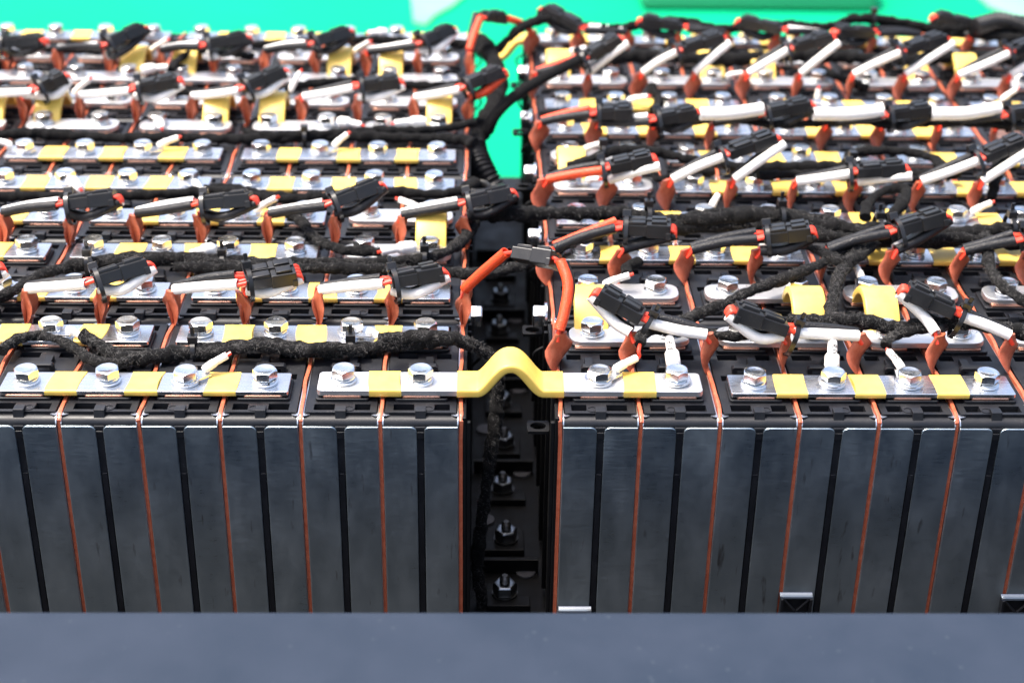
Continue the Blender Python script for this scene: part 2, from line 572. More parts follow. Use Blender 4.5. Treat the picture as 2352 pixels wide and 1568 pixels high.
def make_cell(front):
    c = thing('battery_cell')
    Z = (0, 0, -ZB)

    def roll(cy, cz, r, a0, a1, n=7):
        return [(cy + r * math.cos(R(a0 + (a1 - a0) * i / (n - 1))), cz + r * math.sin(R(a0 + (a1 - a0) * i / (n - 1)))) for i in range(n)]
    # housing: profile with a rolled front and back edge
    prof = [(-0.0052, ZB), (-0.0052, -0.0044)] + roll(-0.0016, -0.0041, 0.0036, 172, 82)
    prof += [(-0.0008, -0.0016), (-0.0008, -0.0026)]
    prof = prof + [(DEPTH - y, z) for y, z in reversed(prof)]
    MB().prism(prof, 0, -HX + 0.0003, HX - 0.0003).build('housing', 'black_plastic', c, Z)
    # lid with real slots
    holes = []
    wide, narrow = (-0.0124, -0.0030), (0.0061, 0.0131)
    for (ya, yb, flip) in ((0.0006, 0.0060, 0), (0.0285, 0.0335, 1), (0.0488, 0.0538, 0), (DEPTH - 0.0060, DEPTH - 0.0006, 1)):
        for w in (wide, narrow):
            holes.append((-w[1], -w[0], ya, yb) if flip else (*w, ya, yb))
    mb = MB()
    plate_holes(mb, -HX + 0.0008, HX - 0.0008, -0.0014, DEPTH + 0.0014, -0.0024, ZL, holes)
    mb.build('lid', 'black_plastic', c, Z)
    # clips over the rolled edges
    for sgn, y0 in ((1, 0.0), (-1, DEPTH)):
        pr = [(-0.0056, -0.0062), (-0.0056, -0.0044), (-0.0040, -0.0030), (-0.0030, 0.0010), (-0.0026, 0.0026), (0.0018, 0.0026), (0.0018, 0.0002),
              (0.0000, 0.0000), (-0.0012, -0.0012), (-0.0024, -0.0040), (-0.0036, -0.0062)]
        MB().prism([(y0 + sgn * p, z) for p, z in pr], 0, -0.0024, 0.0024).build('clip', 'black_plastic', c, Z, bevel=0.0002)
    # round gate mark beside the front clip
    MB().lathe([(0.0024, ZL), (0.0024, ZL + 0.0003), (0.0019, ZL + 0.0003), (0.0019, ZL)], 16, (0.0036, 0.0018, 0.0)).build('gate_mark', 'black_plastic', c, Z)
    # latch bridge in the middle of the lid
    pr = [(-0.0075, 0.0011), (-0.0075, 0.0036), (-0.0066, 0.0046), (0.0060, 0.0046), (0.0069, 0.0036), (0.0069, 0.0011), (0.0050, 0.0011), (0.0050, 0.0026), (-0.0052, 0.0026), (-0.0052, 0.0011)]
    MB().prism(pr, 1, 0.0352, 0.0384).build('latch', 'black_plastic', c, Z, bevel=0.0003)
    MB().prism([(0.0010, 0.0011), (0.0010, 0.0034), (0.0048, 0.0034), (0.0048, 0.0011)], 1, 0.0400, 0.0470).build('latch_arm', 'black_plastic', c, Z, bevel=0.0003)
    # raised terminal seats and copper pads
    for y in (YF, YB):
        seat = MB().prism(rrect(-0.0122, 0.0122, y - 0.0096, y + 0.0096, 0.0016), 2, 0.0011, 0.0025).build('terminal_seat', 'black_plastic', c, Z, bevel=0.0003)
        MB().prism(rrect(-0.0088, 0.0088, y - 0.0090, y + 0.0090, 0.0012), 2, 0.0024, 0.00355).build('terminal_pad', 'copper', seat, bevel=0.0002)
    # thin bright side plates that show beside the films
    for s in (-1, 1):
        mb = MB()
        x0, x1 = s * (HX - 0.0003), s * (HX + 0.0002)
        pr = [(-0.0056, ZB)] + roll(-0.0016, -0.0041, 0.0040, 178, 90) + [(0.0010, -0.0001)]
        pr = pr + [(DEPTH - y, z) for y, z in reversed(pr)]
        mb.prism(pr, 0, min(x0, x1), max(x0, x1))
        mb.build('side_plate', 'edge_metal', c, Z)
        # little folded wing at the corner of the lid
        for ys, dy in ((-0.0014, 1), (DEPTH + 0.0014, -1)):
            w = []
            for i in range(7):
                t = i / 6
                w.append((s * (HX - 0.0030 + 0.0030 * t), ys - dy * (0.0006 + 0.0013 * math.sin(math.pi * t * 0.6))))
            w += [(s * HX, ys + dy * 0.0006), (s * (HX - 0.0014), ys - dy * 0.0002)]
            MB().prism(w, 2, -0.0002, 0.0003).build('wing', 'edge_metal', c, Z)
    if front:
        gap = 0.0017
        for s in (-1, 1):
            a, b = (gap, HX) if s > 0 else (-HX, -gap)
            cor = (0, 0, 0, 1) if s > 0 else (0, 0, 1, 0)
            MB().prism(rrect(a, b, ZB, -0.0039, 0.0026, 5, cor), 1, FY, -0.0053).build('aluminium_panel', 'panel_metal', c, Z, bevel=0.00028, seg=2)
        MB().box(-0.0012, 0.0012, -0.0058, -0.0050, ZB, -0.029).build('gap_rib', 'black_plastic', c, Z, bevel=0.0002)
        MB().box(-0.0015, 0.0015, -0.0061, -0.0050, -0.0100, -0.0066).build('gap_tab', 'black_plastic', c, Z, bevel=0.0002)
    return c


cell_front = make_cell(True)
cell_rear = make_cell(False)
protos(cell_front)
protos(cell_rear)
first = {True: True, False: True}
for s in 'LR':
    for r in range(ROWS):
        for k in range(14):
            x, y = cell_x(s, k), D * r
            vis = any(in_view((x + dx, y + dy, 0)) for dx in (-U / 2, U / 2) for dy in (0, DEPTH))
            if not vis:
                continue
            fr = r == 0
            src = cell_front if fr else cell_rear
            c = src if first[fr] else dup(src)
            first[fr] = False
            c.location = (x, y, ZB)
            c.scale.x = 1 if (k % 4 in (2, 3)) == (s == 'R') else -1
            if fr:
                lab = 'black battery cell with aluminium front panels, %s from the centre gap in the %s pack' % (ORD[k + 1], PACK[s])
            else:
                lab = 'black battery cell, %s from the centre gap, %s of the %s pack' % (ORD[k + 1], ROWN[r], PACK[s])
            tag(c, lab, 'battery cell', 'battery cells packed in rows')

# ------------------------------------------------------------------ heater films between the cells
def film_mesh(seed):
    rnd = random.Random(seed)
    mb = MB()
    n = 44
    ph = rnd.uniform(0, 6.28)
    rings = []
    for i in range(n + 1):
        t = i / n
        y = -0.0052 + t * (DEPTH + 0.0104)
        wob = 0.00035 * math.sin(ph + t * 9) + 0.0002 * math.sin(ph * 2 + t * 23)
        top = 0.0016 + 0.0005 * math.sin(ph * 3 + t * 14)
        # the strip bends down over the rolled front edge
        if y < -0.0006:
            q = min(1, (-0.0006 - y) / 0.0054)
            top = 0.0012 - 0.0050 * (1 - math.sqrt(max(0, 1 - q * q)))
        th = 0.00085
        rings.append([(wob * 0.3 - th, y, ZB), (wob * 0.3 + th, y, ZB), (wob * 0.3 + th, y, -0.01), (wob + th * 0.95, y, top - 0.0002), (wob + 0.0001, y, top), (wob - th * 0.95, y, top - 0.0002), (wob * 0.3 - th, y, -0.01)])
    mb.loft(rings)
    o_ = mb.build('heating_film', 'film')
    me = o_.data
    bpy.data.objects.remove(o_)
    return me


def edge_mesh(seed):
    """layered front edge of a film, set back between the panels"""
    rnd = random.Random(seed)
    mb = MB()
    rg = []
    for i in range(40):
        z = ZB + (-0.0036 - ZB) * i / 39
        w = 0.00090 + rnd.uniform(-0.00012, 0.0001)
        off = rnd.uniform(-0.00006, 0.00006)
        rg.append([(off - w, -0.0036, z), (off - w * 0.7, -0.0046, z), (off, -0.0043, z), (off + w * 0.7, -0.0046, z), (off + w, -0.0036, z)])
    mb.loft(rg)
    o_ = mb.build('front_edge', 'film_edge')
    me = o_.data
    bpy.data.objects.remove(o_)
    return me


EDGES = [edge_mesh(50 + i) for i in range(5)]
FILMS = [film_mesh(i) for i in range(5)]


def tab_mesh(seed, side, h):
    """folded pouch that rises from the film, turns towards the viewer and holds the wires"""
    rnd = random.Random(seed)
    mb = MB()
    lobes = 2 if side == 'L' else 1
    for lb in range(lobes):
        rings = []
        n = 12
        turn = rnd.uniform(30, 52) * (1 if side == 'L' else -1.25)
        if lb:
            turn = -turn * 0.75
        w0 = rnd.uniform(0.0095, 0.0125)
        if side == 'R':
            w0 *= rnd.uniform(1.05, 1.45)
        lean = rnd.uniform(-0.002, 0.002)
        for i in range(n + 1):
            t = i / n
            z = -0.003 + (h + 0.003) * t
            a = R(90 + turn * min(1, t * 1.5))
            w = w0 * (0.75 + 0.45 * math.sin(math.pi * min(1, t * 1.12)) - 0.32 * max(0, t - 0.62) / 0.38)
            th = 0.00045 + 0.0007 * t * t + 0.0003 * math.sin(math.pi * t)
            d = Vector((math.cos(a), math.sin(a), 0))
            nn = Vector((-d.y, d.x, 0))
            cen = Vector((lean * t * t + 0.0005 * math.sin(t * 7 + seed), (lb - 0.5 * (lobes - 1)) * 0.006 * t, z))
            if lb:
                cen += Vector((0.0016 * t, 0, 0))
            ring = []
            m_ = 14
            for j in range(m_):
                b = 2 * math.pi * j / m_
                cr = 0.0004 * math.sin(3 * b + t * 11 + seed) * t
                u_, v_ = math.cos(b), math.sin(b)
                ring.append(cen + d * (w * 0.5 * math.copysign(abs(u_) ** 0.8, u_)) + nn * (th * math.copysign(abs(v_) ** 0.9, v_) + cr * (1 - abs(u_))))
            rings.append(ring)
        mb.loft(rings)
    o_ = mb.build('wire_tab', 'film', angle=50)
    me = o_.data
    bpy.data.objects.remove(o_)
    return me


TAB_H = 0.0185
TABS = {s: [tab_mesh(11 * i + (0 if s == 'L' else 5), s, TAB_H) for i in range(5)] for s in 'LR'}
TAB_ROWS = {'L': {0: 0.0885, 1: 0.086, 3: 0.086, 4: 0.086}, 'R': {i: 0.043 for i in range(6)}}
TABTOP = {}
nf = 0
for s in 'LR':
    for r in range(ROWS):
        for j in range(14):
            x, y = film_x(s, j), D * r
            if not any(in_view((x, y + dy, 0), 40) for dy in (0, DEPTH)):
                continue
            nf += 1
            f = link('heating_film', FILMS[nf % 5], None, (x, y, 0))
            if r == 0:
                link('front_edge', EDGES[nf % 5], f)
            has = r in TAB_ROWS[s]
            what = 'orange heating film with folded wire tab' if has else 'thin orange heating film'
            where = 'at the gap end' if j == 0 else '%s from gap' % ORD[j + 1]
            tag(f, '%s, %s, %s, %s pack' % (what, where, ROWN[r], PACK[s]), 'heating film', 'orange films between the cells')
            if has:
                ty = TAB_ROWS[s][r]
                tb = link('wire_tab', TABS[s][(nf * 3 + r) % 5], f, (0, ty, 0))
                TABTOP[s, r, j] = Vector((x, y + ty, TAB_H - 0.001))

# ------------------------------------------------------------------ bus bars
BW = 0.0175          # width of a bar
ZP = 0.0036          # underside of a bar


def sleeve_on_bar(parent, x, w, y, z0, z1, rnd, bw=BW):
    """yellow shrink sleeve wrapped round the bar, its cut ends pulled into a curve"""
    mb = MB()
    t = 0.00045
    y0, y1, a, b = y - bw / 2 - t, y + bw / 2 + t, z0 - t, z1 + t
    prof = rrect(y0, y1, a, b, 0.0009, 3)
    # extra points along the top and underside so that the ends can curve
    full = []
    for i, p in enumerate(prof):
        q = prof[(i + 1) % len(prof)]
        full.append(p)
        if abs(q[0] - p[0]) > 0.005:
            for t_ in range(1, 8):
                full.append((p[0] + (q[0] - p[0]) * t_ / 8, p[1] + (q[1] - p[1]) * t_ / 8))
    shear = rnd.uniform(-0.0008, 0.0008)
    ca, cb = rnd.uniform(0.0003, 0.0012), rnd.uniform(0.0003, 0.0012)
    sa, sb = rnd.choice((1, 1, -0.6)), rnd.choice((1, 1, -0.6))
    rings = []
    for e in range(5):
        s = -1 + e / 2
        ring = []
        for (yy, zz) in full:
            q = (yy - y) / (bw / 2)
            cur = (ca * sa if s < 0 else cb * sb) * (q * q - 0.4) * s * abs(s)
            ring.append((x + s * w / 2 + cur + shear * q, yy, zz))
        rings.append(ring)
    mb.loft(rings)
    return mb.build('insulation_sleeve', 'yellow', parent)


def flat_bar(s, y, ks, rnd, label, th=0.0021, metal='tinned', sleeves=True, group=None):
    x0 = min(cell_x(s, k) for k in ks) - 0.0115
    x1 = max(cell_x(s, k) for k in ks) + 0.0115
    bar = thing('bus_bar', ((x0 + x1) / 2, y, ZP))
    xo = (x0 + x1) / 2
    MB().prism(rrect(x0 - xo, x1 - xo, -BW / 2, BW / 2, 0.0008, 2), 2, 0, th).build('plate', metal, bar, bevel=0.00022)
    kk = sorted(ks)
    if sleeves:
        for a, b in zip(kk, kk[1:]):
            xm = (cell_x(s, a) + cell_x(s, b)) / 2 - xo + rnd.uniform(-0.0015, 0.0015)
            sleeve_on_bar(bar, xm, 0.0138 + rnd.uniform(-0.001, 0.0012), 0.0, 0, th, rnd)
    tag(bar, label, 'bus bar', group or 'flat bus bars across the cells')
    return bar


def jumper(s, r, ks, kstrap, label):
    """two rounded plates on neighbouring rows joined by an insulated arch"""
    y0, y1 = D * r + YB, D * (r + 1) + YF
    x0 = min(cell_x(s, k) for k in ks) - 0.0112
    x1 = max(cell_x(s, k) for k in ks) + 0.0112
    xo = (x0 + x1) / 2
    bar = thing('bus_bar', (xo, (y0 + y1) / 2, ZP))
    ym = (y0 + y1) / 2
    th = 0.003
    for y in (y0, y1):
        MB().prism(rrect(x0 - xo, x1 - xo, y - ym - 0.0083, y - ym + 0.0083, 0.0062, 6), 2, 0, th).build('plate', 'aluminium', bar, bevel=0.0004)
    xs = cell_x(s, kstrap) - xo
    hw = 0.0084
    # arch profile in (y, z)
    a, b = y0 - ym + 0.0062, y1 - ym - 0.0062
    mid = []
    n = 18
    for i in range(n + 1):
        t = i / n
        yy = a + (b - a) * t
        zz = 0.0015 + 0.0120 * (math.sin(math.pi * t) ** 0.8 if 0 < t < 1 else 0) * (0.85 + 0.3 * t)
        mid.append(Vector((0, yy, zz)))
    rings = []
    h = 0.0021
    for i, p in enumerate(mid):
        T = (mid[min(i + 1, n)] - mid[max(i - 1, 0)]).normalized()
        nn = Vector((0, -T.z, T.y))
        pr = rrect(-hw, hw, -h, h, 0.0009, 3)
        rings.append([Vector((xs + u_, 0, 0)) + p + nn * v_ for u_, v_ in pr])
    MB().loft(rings).build('insulated_arch', 'yellow', bar)
    tag(bar, label, 'bus bar', 'arched bus bars between rows')
    return bar


def bridge(y, sign, label):
    """bar that joins the two packs across the gap, with a yellow hump"""
    x0, x1 = cell_x('L', 1) - 0.0115, cell_x('R', 1) + 0.0115
    bar = thing('bus_bar', (0, y, ZP))
    th = 0.003
    h = 0.0128 * sign

    def curve(x):
        q = abs(x) / 0.0150
        if q >= 1:
            return 0.0
        return h * (0.5 + 0.5 * math.cos(math.pi * min(1, max(0, (q - 0.04) / 0.96)))) ** 0.85
    xs = [x0, -0.03] + [-0.0255 + 0.051 * i / 48 for i in range(49)] + [0.03, x1]

    def strip(xs_, t0, t1, hw, name, material, bev):
        rings = []
        for x in xs_:
            e = 0.0004
            dz = (curve(x + e) - curve(x - e)) / (2 * e)
            T = Vector((1, 0, dz)).normalized()
            nn = Vector((-T.z, 0, T.x))
            c = Vector((x, 0, curve(x) + (t0 + t1) / 2))
            hh = (t1 - t0) / 2
            pr = rrect(-hw, hw, -hh, hh, min(0.0010, hh * 0.6), 3)
            rings.append([c + Vector((0, v_, 0)) + nn * w_ for v_, w_ in pr])
        return MB().loft(rings).build(name, material, bar, bevel=bev)
    for a, b in ((x0, -0.024), (0.024, x1)):
        left = a < 0
        MB().prism(rrect(a, b, -0.0088, 0.0088, 0.0022, 4, (1, 0, 0, 1) if left else (0, 1, 1, 0)), 2, 0, th).build('plate', 'aluminium', bar, bevel=0.0004)
    strip([x for x in xs if abs(x) <= 0.0246], -0.0006, th + 0.0006, 0.0094, 'insulated_hump', 'yellow', 0)
    rnd = random.Random(3)
    for xm in (-(G + U), G + U):
        sleeve_on_bar(bar, xm + 0.0008, 0.0145, 0.0, 0, th, rnd, 0.0176)
    tag(bar, label, 'bus bar', 'bridging bars across the gap')
    return bar


rb = random.Random(21)
NUMW = {2: 'two', 3: 'three', 4: 'four'}
FLAT = [  # side, row, f/b, cells
    ('L', 0, 'f', (2, 3, 4, 5)), ('L', 0, 'b', (0, 1, 2, 3)), ('L', 0, 'b', (4, 5, 6, 7)), ('L', 1, 'f', (0, 1, 2, 3)), ('L', 1, 'f', (4, 5, 6, 7)),
    ('L', 1, 'b', (2, 3, 4, 5)), ('L', 1, 'b', (6, 7, 8, 9)), ('L', 2, 'f', (2, 3, 4, 5)), ('L', 2, 'f', (6, 7, 8, 9)),
    ('L', 2, 'b', (0, 1, 2, 3)), ('L', 2, 'b', (4, 5, 6, 7)), ('L', 3, 'f', (0, 1, 2, 3)), ('L', 3, 'f', (4, 5, 6, 7)),
    ('L', 5, 'b', (2, 3, 4, 5)), ('L', 5, 'b', (6, 7, 8, 9)),
    ('R', 0, 'f', (2, 3, 4, 5)), ('R', 1, 'b', (0, 1, 2, 3)), ('R', 1, 'b', (4, 5, 6, 7)), ('R', 2, 'f', (0, 1, 2, 3)), ('R', 2, 'f', (4, 5, 6, 7)),
    ('R', 2, 'b', (2, 3, 4, 5)), ('R', 2, 'b', (6, 7, 8, 9)), ('R', 3, 'f', (2, 3, 4, 5)), ('R', 3, 'f', (6, 7, 8, 9)),
    ('R', 3, 'b', (0, 1, 2, 3)), ('R', 3, 'b', (4, 5, 6, 7)), ('R', 4, 'f', (0, 1, 2, 3)), ('R', 4, 'f', (4, 5, 6, 7)), ('R', 4, 'f', (8, 9)),
    ('R', 5, 'b', (2, 3, 4, 5)), ('R', 5, 'b', (6, 7, 8, 9)),
]
JUMP = [  # side, row of the lower plate, cells, cell of the strap
    ('L', 1, (0, 1), 0), ('L', 3, (0, 1), 0), ('L', 3, (2, 3), 3), ('L', 3, (4, 5), 4), ('L', 3, (6, 7), 7), ('L', 3, (8, 9), 8),
    ('L', 4, (0, 1), 1), ('L', 4, (2, 3), 2), ('L', 4, (4, 5), 5), ('L', 4, (6, 7), 6), ('L', 4, (8, 9), 9),
    ('R', 0, (0, 1), 0), ('R', 0, (2, 3), 3), ('R', 0, (4, 5), 4), ('R', 0, (6, 7), 7), ('R', 2, (0, 1), 0),
    ('R', 4, (0, 1), 0), ('R', 4, (2, 3), 3), ('R', 4, (4, 5), 4), ('R', 4, (6, 7), 7), ('R', 4, (8, 9), 8),
]
TERM = set()
THICK = set()
for s, r, fb, ks in FLAT:
    y = D * r + (YF if fb == 'f' else YB)
    if not any(in_view((cell_x(s, k), y, 0.01), 60) for k in ks):
        continue
    where = {'f': 'near edge', 'b': 'far edge'}[fb]
    nth = sum(1 for f in FLAT if f[0] == s and f[1] == r and f[2] == fb and f[3][0] < ks[0])
    nth += sum(1 for j in JUMP if j[0] == s and ((j[1] == r and fb == 'b') or (j[1] + 1 == r and fb == 'f')) and j[2][0] < ks[0])
    nth += 1 if (r in (0, 5) and ((fb == 'f') == (r == 0)) and ks[0] >= 2) else 0
    flat_bar(s, y, ks, rb, 'silver bus bar with yellow sleeves, %s from gap, %s, %s, %s pack' % (ORD[nth + 1], where, ROWN[r], PACK[s]))
    TERM |= {(s, r, fb, k) for k in ks}
for s, r, ks, kst in JUMP:
    if not any(in_view((cell_x(s, k), D * r + YB, 0.01), 60) for k in ks):
        continue
    jumper(s, r, ks, kst, 'bus bar with yellow arch at %s cell from gap, %s to %s, %s pack' % (ORD[kst + 1], ROWN[r].split()[0], ROWN[r + 1], PACK[s]))
    TERM |= {(s, r, 'b', k) for k in ks} | {(s, r + 1, 'f', k) for k in ks}
    THICK |= {(s, r, 'b', k) for k in ks} | {(s, r + 1, 'f', k) for k in ks}
bridge(YF, 1, 'thick bus bar with yellow hump bridging the gap at the front')
bridge(D * 5 + YB, -1, 'thick bus bar with yellow dip bridging the gap at the rear')
for s in 'LR':
    for k in (0, 1):
        TERM |= {(s, 0, 'f', k), (s, 5, 'b', k)}
        THICK |= {(s, 0, 'f', k), (s, 5, 'b', k)}


# ------------------------------------------------------------------ bolts
def text_mesh(txt, size):
    cu = bpy.data.curves.new('txt', 'FONT')
    cu.body = txt
    cu.size = size
    cu.align_x = 'CENTER'
    cu.align_y = 'CENTER'
    cu.resolution_u = 2
    ob = bpy.data.objects.new('txt', cu)
    COL.objects.link(ob)
    dg = bpy.context.evaluated_depsgraph_get()
    me = bpy.data.meshes.new_from_object(ob.evaluated_get(dg))
    bpy.data.objects.remove(ob)
    return me


def make_bolt():
    b = thing('hex_bolt')
    # flat washer
    MB().loft([[(r * math.cos(2 * math.pi * i / 32), r * math.sin(2 * math.pi * i / 32), z) for i in range(32)]
               for r, z in ((0.0033, 0.00005), (0.0058, 0.00005), (0.0060, 0.0002), (0.0060, 0.0010), (0.0058, 0.00115), (0.0033, 0.00115))]).build('flat_washer', 'zinc', b)
    # split spring washer
    rings = []
    n = 44
    for i in range(n + 1):
        a = R(4 + 352 * i / n)
        zo = 0.00118 + 0.00035 * i / n
        rings.append([(r * math.cos(a), r * math.sin(a), zo + z) for r, z in ((0.0034, 0), (0.0052, 0), (0.0053, 0.0002), (0.0053, 0.0011), (0.0052, 0.0013), (0.0034, 0.0013))])
    MB().loft(rings).build('spring_washer', 'zinc', b)
    # hexagonal head with a chamfered top
    seg = 48
    hz0, hh, af, r0 = 0.0028, 0.0041, 0.0050, 0.00475

    def rh(a):
        q = (a % (math.pi / 3)) - math.pi / 6
        return af / math.cos(q)
    rings = []
    for f in range(6):
        ring = []
        for i in range(seg):
            a = 2 * math.pi * i / seg
            r = rh(a)
            if f == 0:
                p = (r * 0.97, hz0)
            elif f == 1:
                p = (r, hz0 + 0.00025)
            elif f == 2:
                p = (r, hz0 + hh - (r - r0) * 0.62)
            elif f == 3:
                p = (r0, hz0 + hh)
            elif f == 4:
                p = (0.0040, hz0 + hh)
            else:
                p = (0.0037, hz0 + hh - 0.00012)
            ring.append((p[0] * math.cos(a), p[0] * math.sin(a), p[1]))
        rings.append(ring)
    head = MB().loft(rings).build('head', 'zinc', b, angle=22)
    # raised grade marks
    vs, fs = [], []
    for txt, sz, ox, oy in (('8.8', 0.0024, 0.0, -0.0019), ('HTH', 0.0021, 0.0, 0.0018)):
        me = text_mesh(txt, sz)
        o_ = len(vs)
        vs += [(v.co.x + ox, v.co.y + oy, hz0 + hh + 0.00006) for v in me.vertices]
        fs += [tuple(i + o_ for i in p.vertices) for p in me.polygons]
        bpy.data.meshes.remove(me)
    me = bpy.data.meshes.new('grade_mark')
    me.from_pydata(vs, [], fs)
    me.materials.append(MATS['mark'])
    link('grade_mark', me, head)
    return b


bolt = make_bolt()
protos(bolt)
fst = True
FB = {'f': 'near', 'b': 'far'}
for (s, r, fb, k) in sorted(TERM):
    y = D * r + (YF if fb == 'f' else YB)
    x = cell_x(s, k)
    if not in_view((x, y, 0.01), 30):
        continue
    c = bolt if fst else dup(bolt)
    fst = False
    tilt = rb.uniform(-0.02, 0.02)
    c.location = (x + rb.uniform(-0.0006, 0.0006), y + rb.uniform(-0.0005, 0.0005), ZP + (0.003 if (s, r, fb, k) in THICK else 0.0021) + 0.0001)
    c.rotation_euler = (tilt, rb.uniform(-0.02, 0.02), rb.uniform(0, 6.28))
    tag(c, 'zinc hex bolt, %s from gap along %s edge of %s, %s pack' % (ORD[k + 1], FB[fb], ROWN[r], PACK[s]), 'bolt', 'hex bolts on the bus bars')
#@@PART2
# ------------------------------------------------------------------ gap between the packs: end plates, side bolts, floor studs
def ring_plate(mb, x0, x1, y0, y1, z0, z1, cx, cy, rx, ry, seg=20):
    """plate with a round hole"""
    def sq(a):
        c, s_ = math.cos(a), math.sin(a)
        t = min((x1 - cx) / c if c > 1e-6 else (x0 - cx) / c if c < -1e-6 else 9, (y1 - cy) / s_ if s_ > 1e-6 else (y0 - cy) / s_ if s_ < -1e-6 else 9)
        return cx + t * c, cy + t * s_
    rings = []
    for (outer, z) in ((1, z0), (1, z1), (0, z1), (0, z0)):
        ring = []
        for i in range(seg):
            a = 2 * math.pi * i / seg + math.pi / 4
            p = sq(a) if outer else (cx + rx * math.cos(a), cy + ry * math.sin(a))
            ring.append((*p, z))
        rings.append(ring)
    mb.loft(rings, closed=True)


def make_side_bolt(parent, sgn):
    """hexagonal head lying on its side against an end plate, pointing into the gap"""
    fr = (Vector((0, 1, 0)), Vector((0, 0, 1)), Vector((sgn, 0, 0)))
    MB().lathe([(0.003, 0), (0.0074, 0), (0.0074, 0.0012), (0.003, 0.0012)], 24, (0, 0, 0), fr, True).build('washer', 'zinc', parent)
    rings = []
    for r, h in ((0.0058, 0.0012), (0.0061, 0.0015), (0.0061, 0.0066), (0.0053, 0.0073)):
        rings.append([fr[0] * (r * math.cos(R(60 * i + 30))) + fr[1] * (r * math.sin(R(60 * i + 30))) + fr[2] * h for i in range(6)])
    MB().loft(rings).build('head', 'zinc', parent, bevel=0.0003)


for s in 'LR':
    sg = -1 if s == 'R' else 1          # direction into the gap
    for r in range(ROWS):
        y0 = D * r
        xe = SIDE[s] * G
        pl = thing('end_plate', (xe, y0, ZB))
        Z = (0, 0, -ZB)
        a, b = sorted((sg * 0.0008, sg * 0.0026))
        MB().box(a, b, -0.0050, DEPTH + 0.005, ZB, 0.0004).build('plate', 'end_plastic', pl, Z, bevel=0.0004)
        for yy in (-0.0046, 0.040, DEPTH):
            a, b = sorted((sg * 0.0026, sg * 0.0046))
            MB().box(a, b, yy, yy + 0.0022, ZB, -0.0022).build('rib', 'end_plastic', pl, Z, bevel=0.0004)
        a, b = sorted((sg * 0.0026, sg * 0.0150))
        for zz in (-0.0118,):
            mb = MB()
            x_in, x_out = sorted((sg * 0.0046, sg * 0.0150))
            ring_plate(mb, x_in, x_out, 0.0010, 0.0105, zz, zz + 0.0018, (x_in + x_out) / 2, 0.0058, 0.0036, 0.0030)
            if s == 'R':
                mb.build('lug', 'end_plastic', pl, Z, bevel=0.0002)
        # bent wire eye
        MB().tube([(sg * 0.003, 0.094, -0.016), (sg * 0.0085, 0.094, -0.0195), (sg * 0.0085, 0.094, -0.0235), (sg * 0.003, 0.094, -0.029)], 0.0008, 8, sub=3).build('wire_eye', 'end_plastic', pl, Z)
        tag(pl, 'black ribbed end plate beside the gap, %s of the %s pack' % (ROWN[r], PACK[s]), 'end plate', 'end plates facing the gap')
        if s == 'R' and r > 0:
            sb = thing('side_bolt', (xe + sg * 0.0027, y0 + 0.004, -0.0015))
            make_side_bolt(sb, sg)
            tag(sb, 'zinc bolt lying sideways in the gap on right end plate, %s' % ROWN[r], 'bolt', 'side bolts in the gap')
sb = thing('side_bolt', (-G + 0.0027, D + 0.012, -0.006))
make_side_bolt(sb, 1)
tag(sb, 'zinc bolt lying sideways in the gap on left end plate, second row', 'bolt', 'side bolts in the gap')

# floor feet with studs and nuts
ys_ = [0.034 + 0.0478 * i for i in range(9)]
for i, y in enumerate(ys_):
    sgn = 1 if i % 2 == 0 else -1
    st = thing('floor_stud', (0.0, y, ZB - 0.002))
    ox = 0.0005 if i % 2 else -0.0008
    pts = [(-0.010, -0.010), (0.012, -0.010), (0.012, -0.002), (0.004, -0.002), (-0.0025, 0.0085), (-0.010, 0.0085)]
    if sgn < 0:
        pts = [(-p[0], p[1]) for p in pts]
    MB().prism(pts, 2, 0.0, 0.0035).build('foot', 'end_plastic', st, bevel=0.0004)
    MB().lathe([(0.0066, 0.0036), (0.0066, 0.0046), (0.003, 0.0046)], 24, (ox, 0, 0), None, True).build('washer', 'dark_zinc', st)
    rings = []
    for r_, h in ((0.0058, 0.0047), (0.0062, 0.0051), (0.0062, 0.0096), (0.0054, 0.0104), (0.0036, 0.0104)):
        rings.append([(ox + r_ * math.cos(R(60 * q + 14 * i)), r_ * math.sin(R(60 * q + 14 * i)), h) for q in range(6)])
    MB().loft(rings).build('nut', 'dull_zinc', st, bevel=0.0002)
    prof = []
    for t in range(5):
        prof += [(0.0027, 0.010 + t * 0.0009), (0.0023, 0.01045 + t * 0.0009)]
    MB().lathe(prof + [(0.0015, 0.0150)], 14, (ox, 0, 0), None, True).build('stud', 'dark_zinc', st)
    tag(st, 'threaded stud with hex nut on black foot, %s from front in gap' % ORD[i + 1], 'stud', 'studs along the gap floor')
    if i < 7:
        pg = MB().lathe([(0.0001, 0.0), (0.0050, 0.0), (0.0052, 0.0004), (0.0050, 0.0012), (0.0001, 0.0014)], 20, (0.0105 * sgn, y + 0.023, ZB - 0.0024), None, True).build('floor_plug', 'grey_plug')
        tag(pg, 'round grey plug in the gap floor behind the %s stud' % ORD[i + 1], 'plug', 'plugs in the gap floor')
for i in range(6):
    cr = MB().prism([(-0.0014, ZB - 0.0024), (-0.0014, ZB + 0.006), (0.0014, ZB + 0.006), (0.0014, ZB - 0.0024)], 0, -0.017, 0.017)
    o = cr.build('floor_rib', 'end_plastic', None, (0, 0.058 + 0.0956 * i, 0), bevel=0.0004)
    tag(o, 'low black rib across the gap floor behind the %s stud' % ORD[2 * i + 1] if i < 6 else '', 'rib', 'ribs on the gap floor')

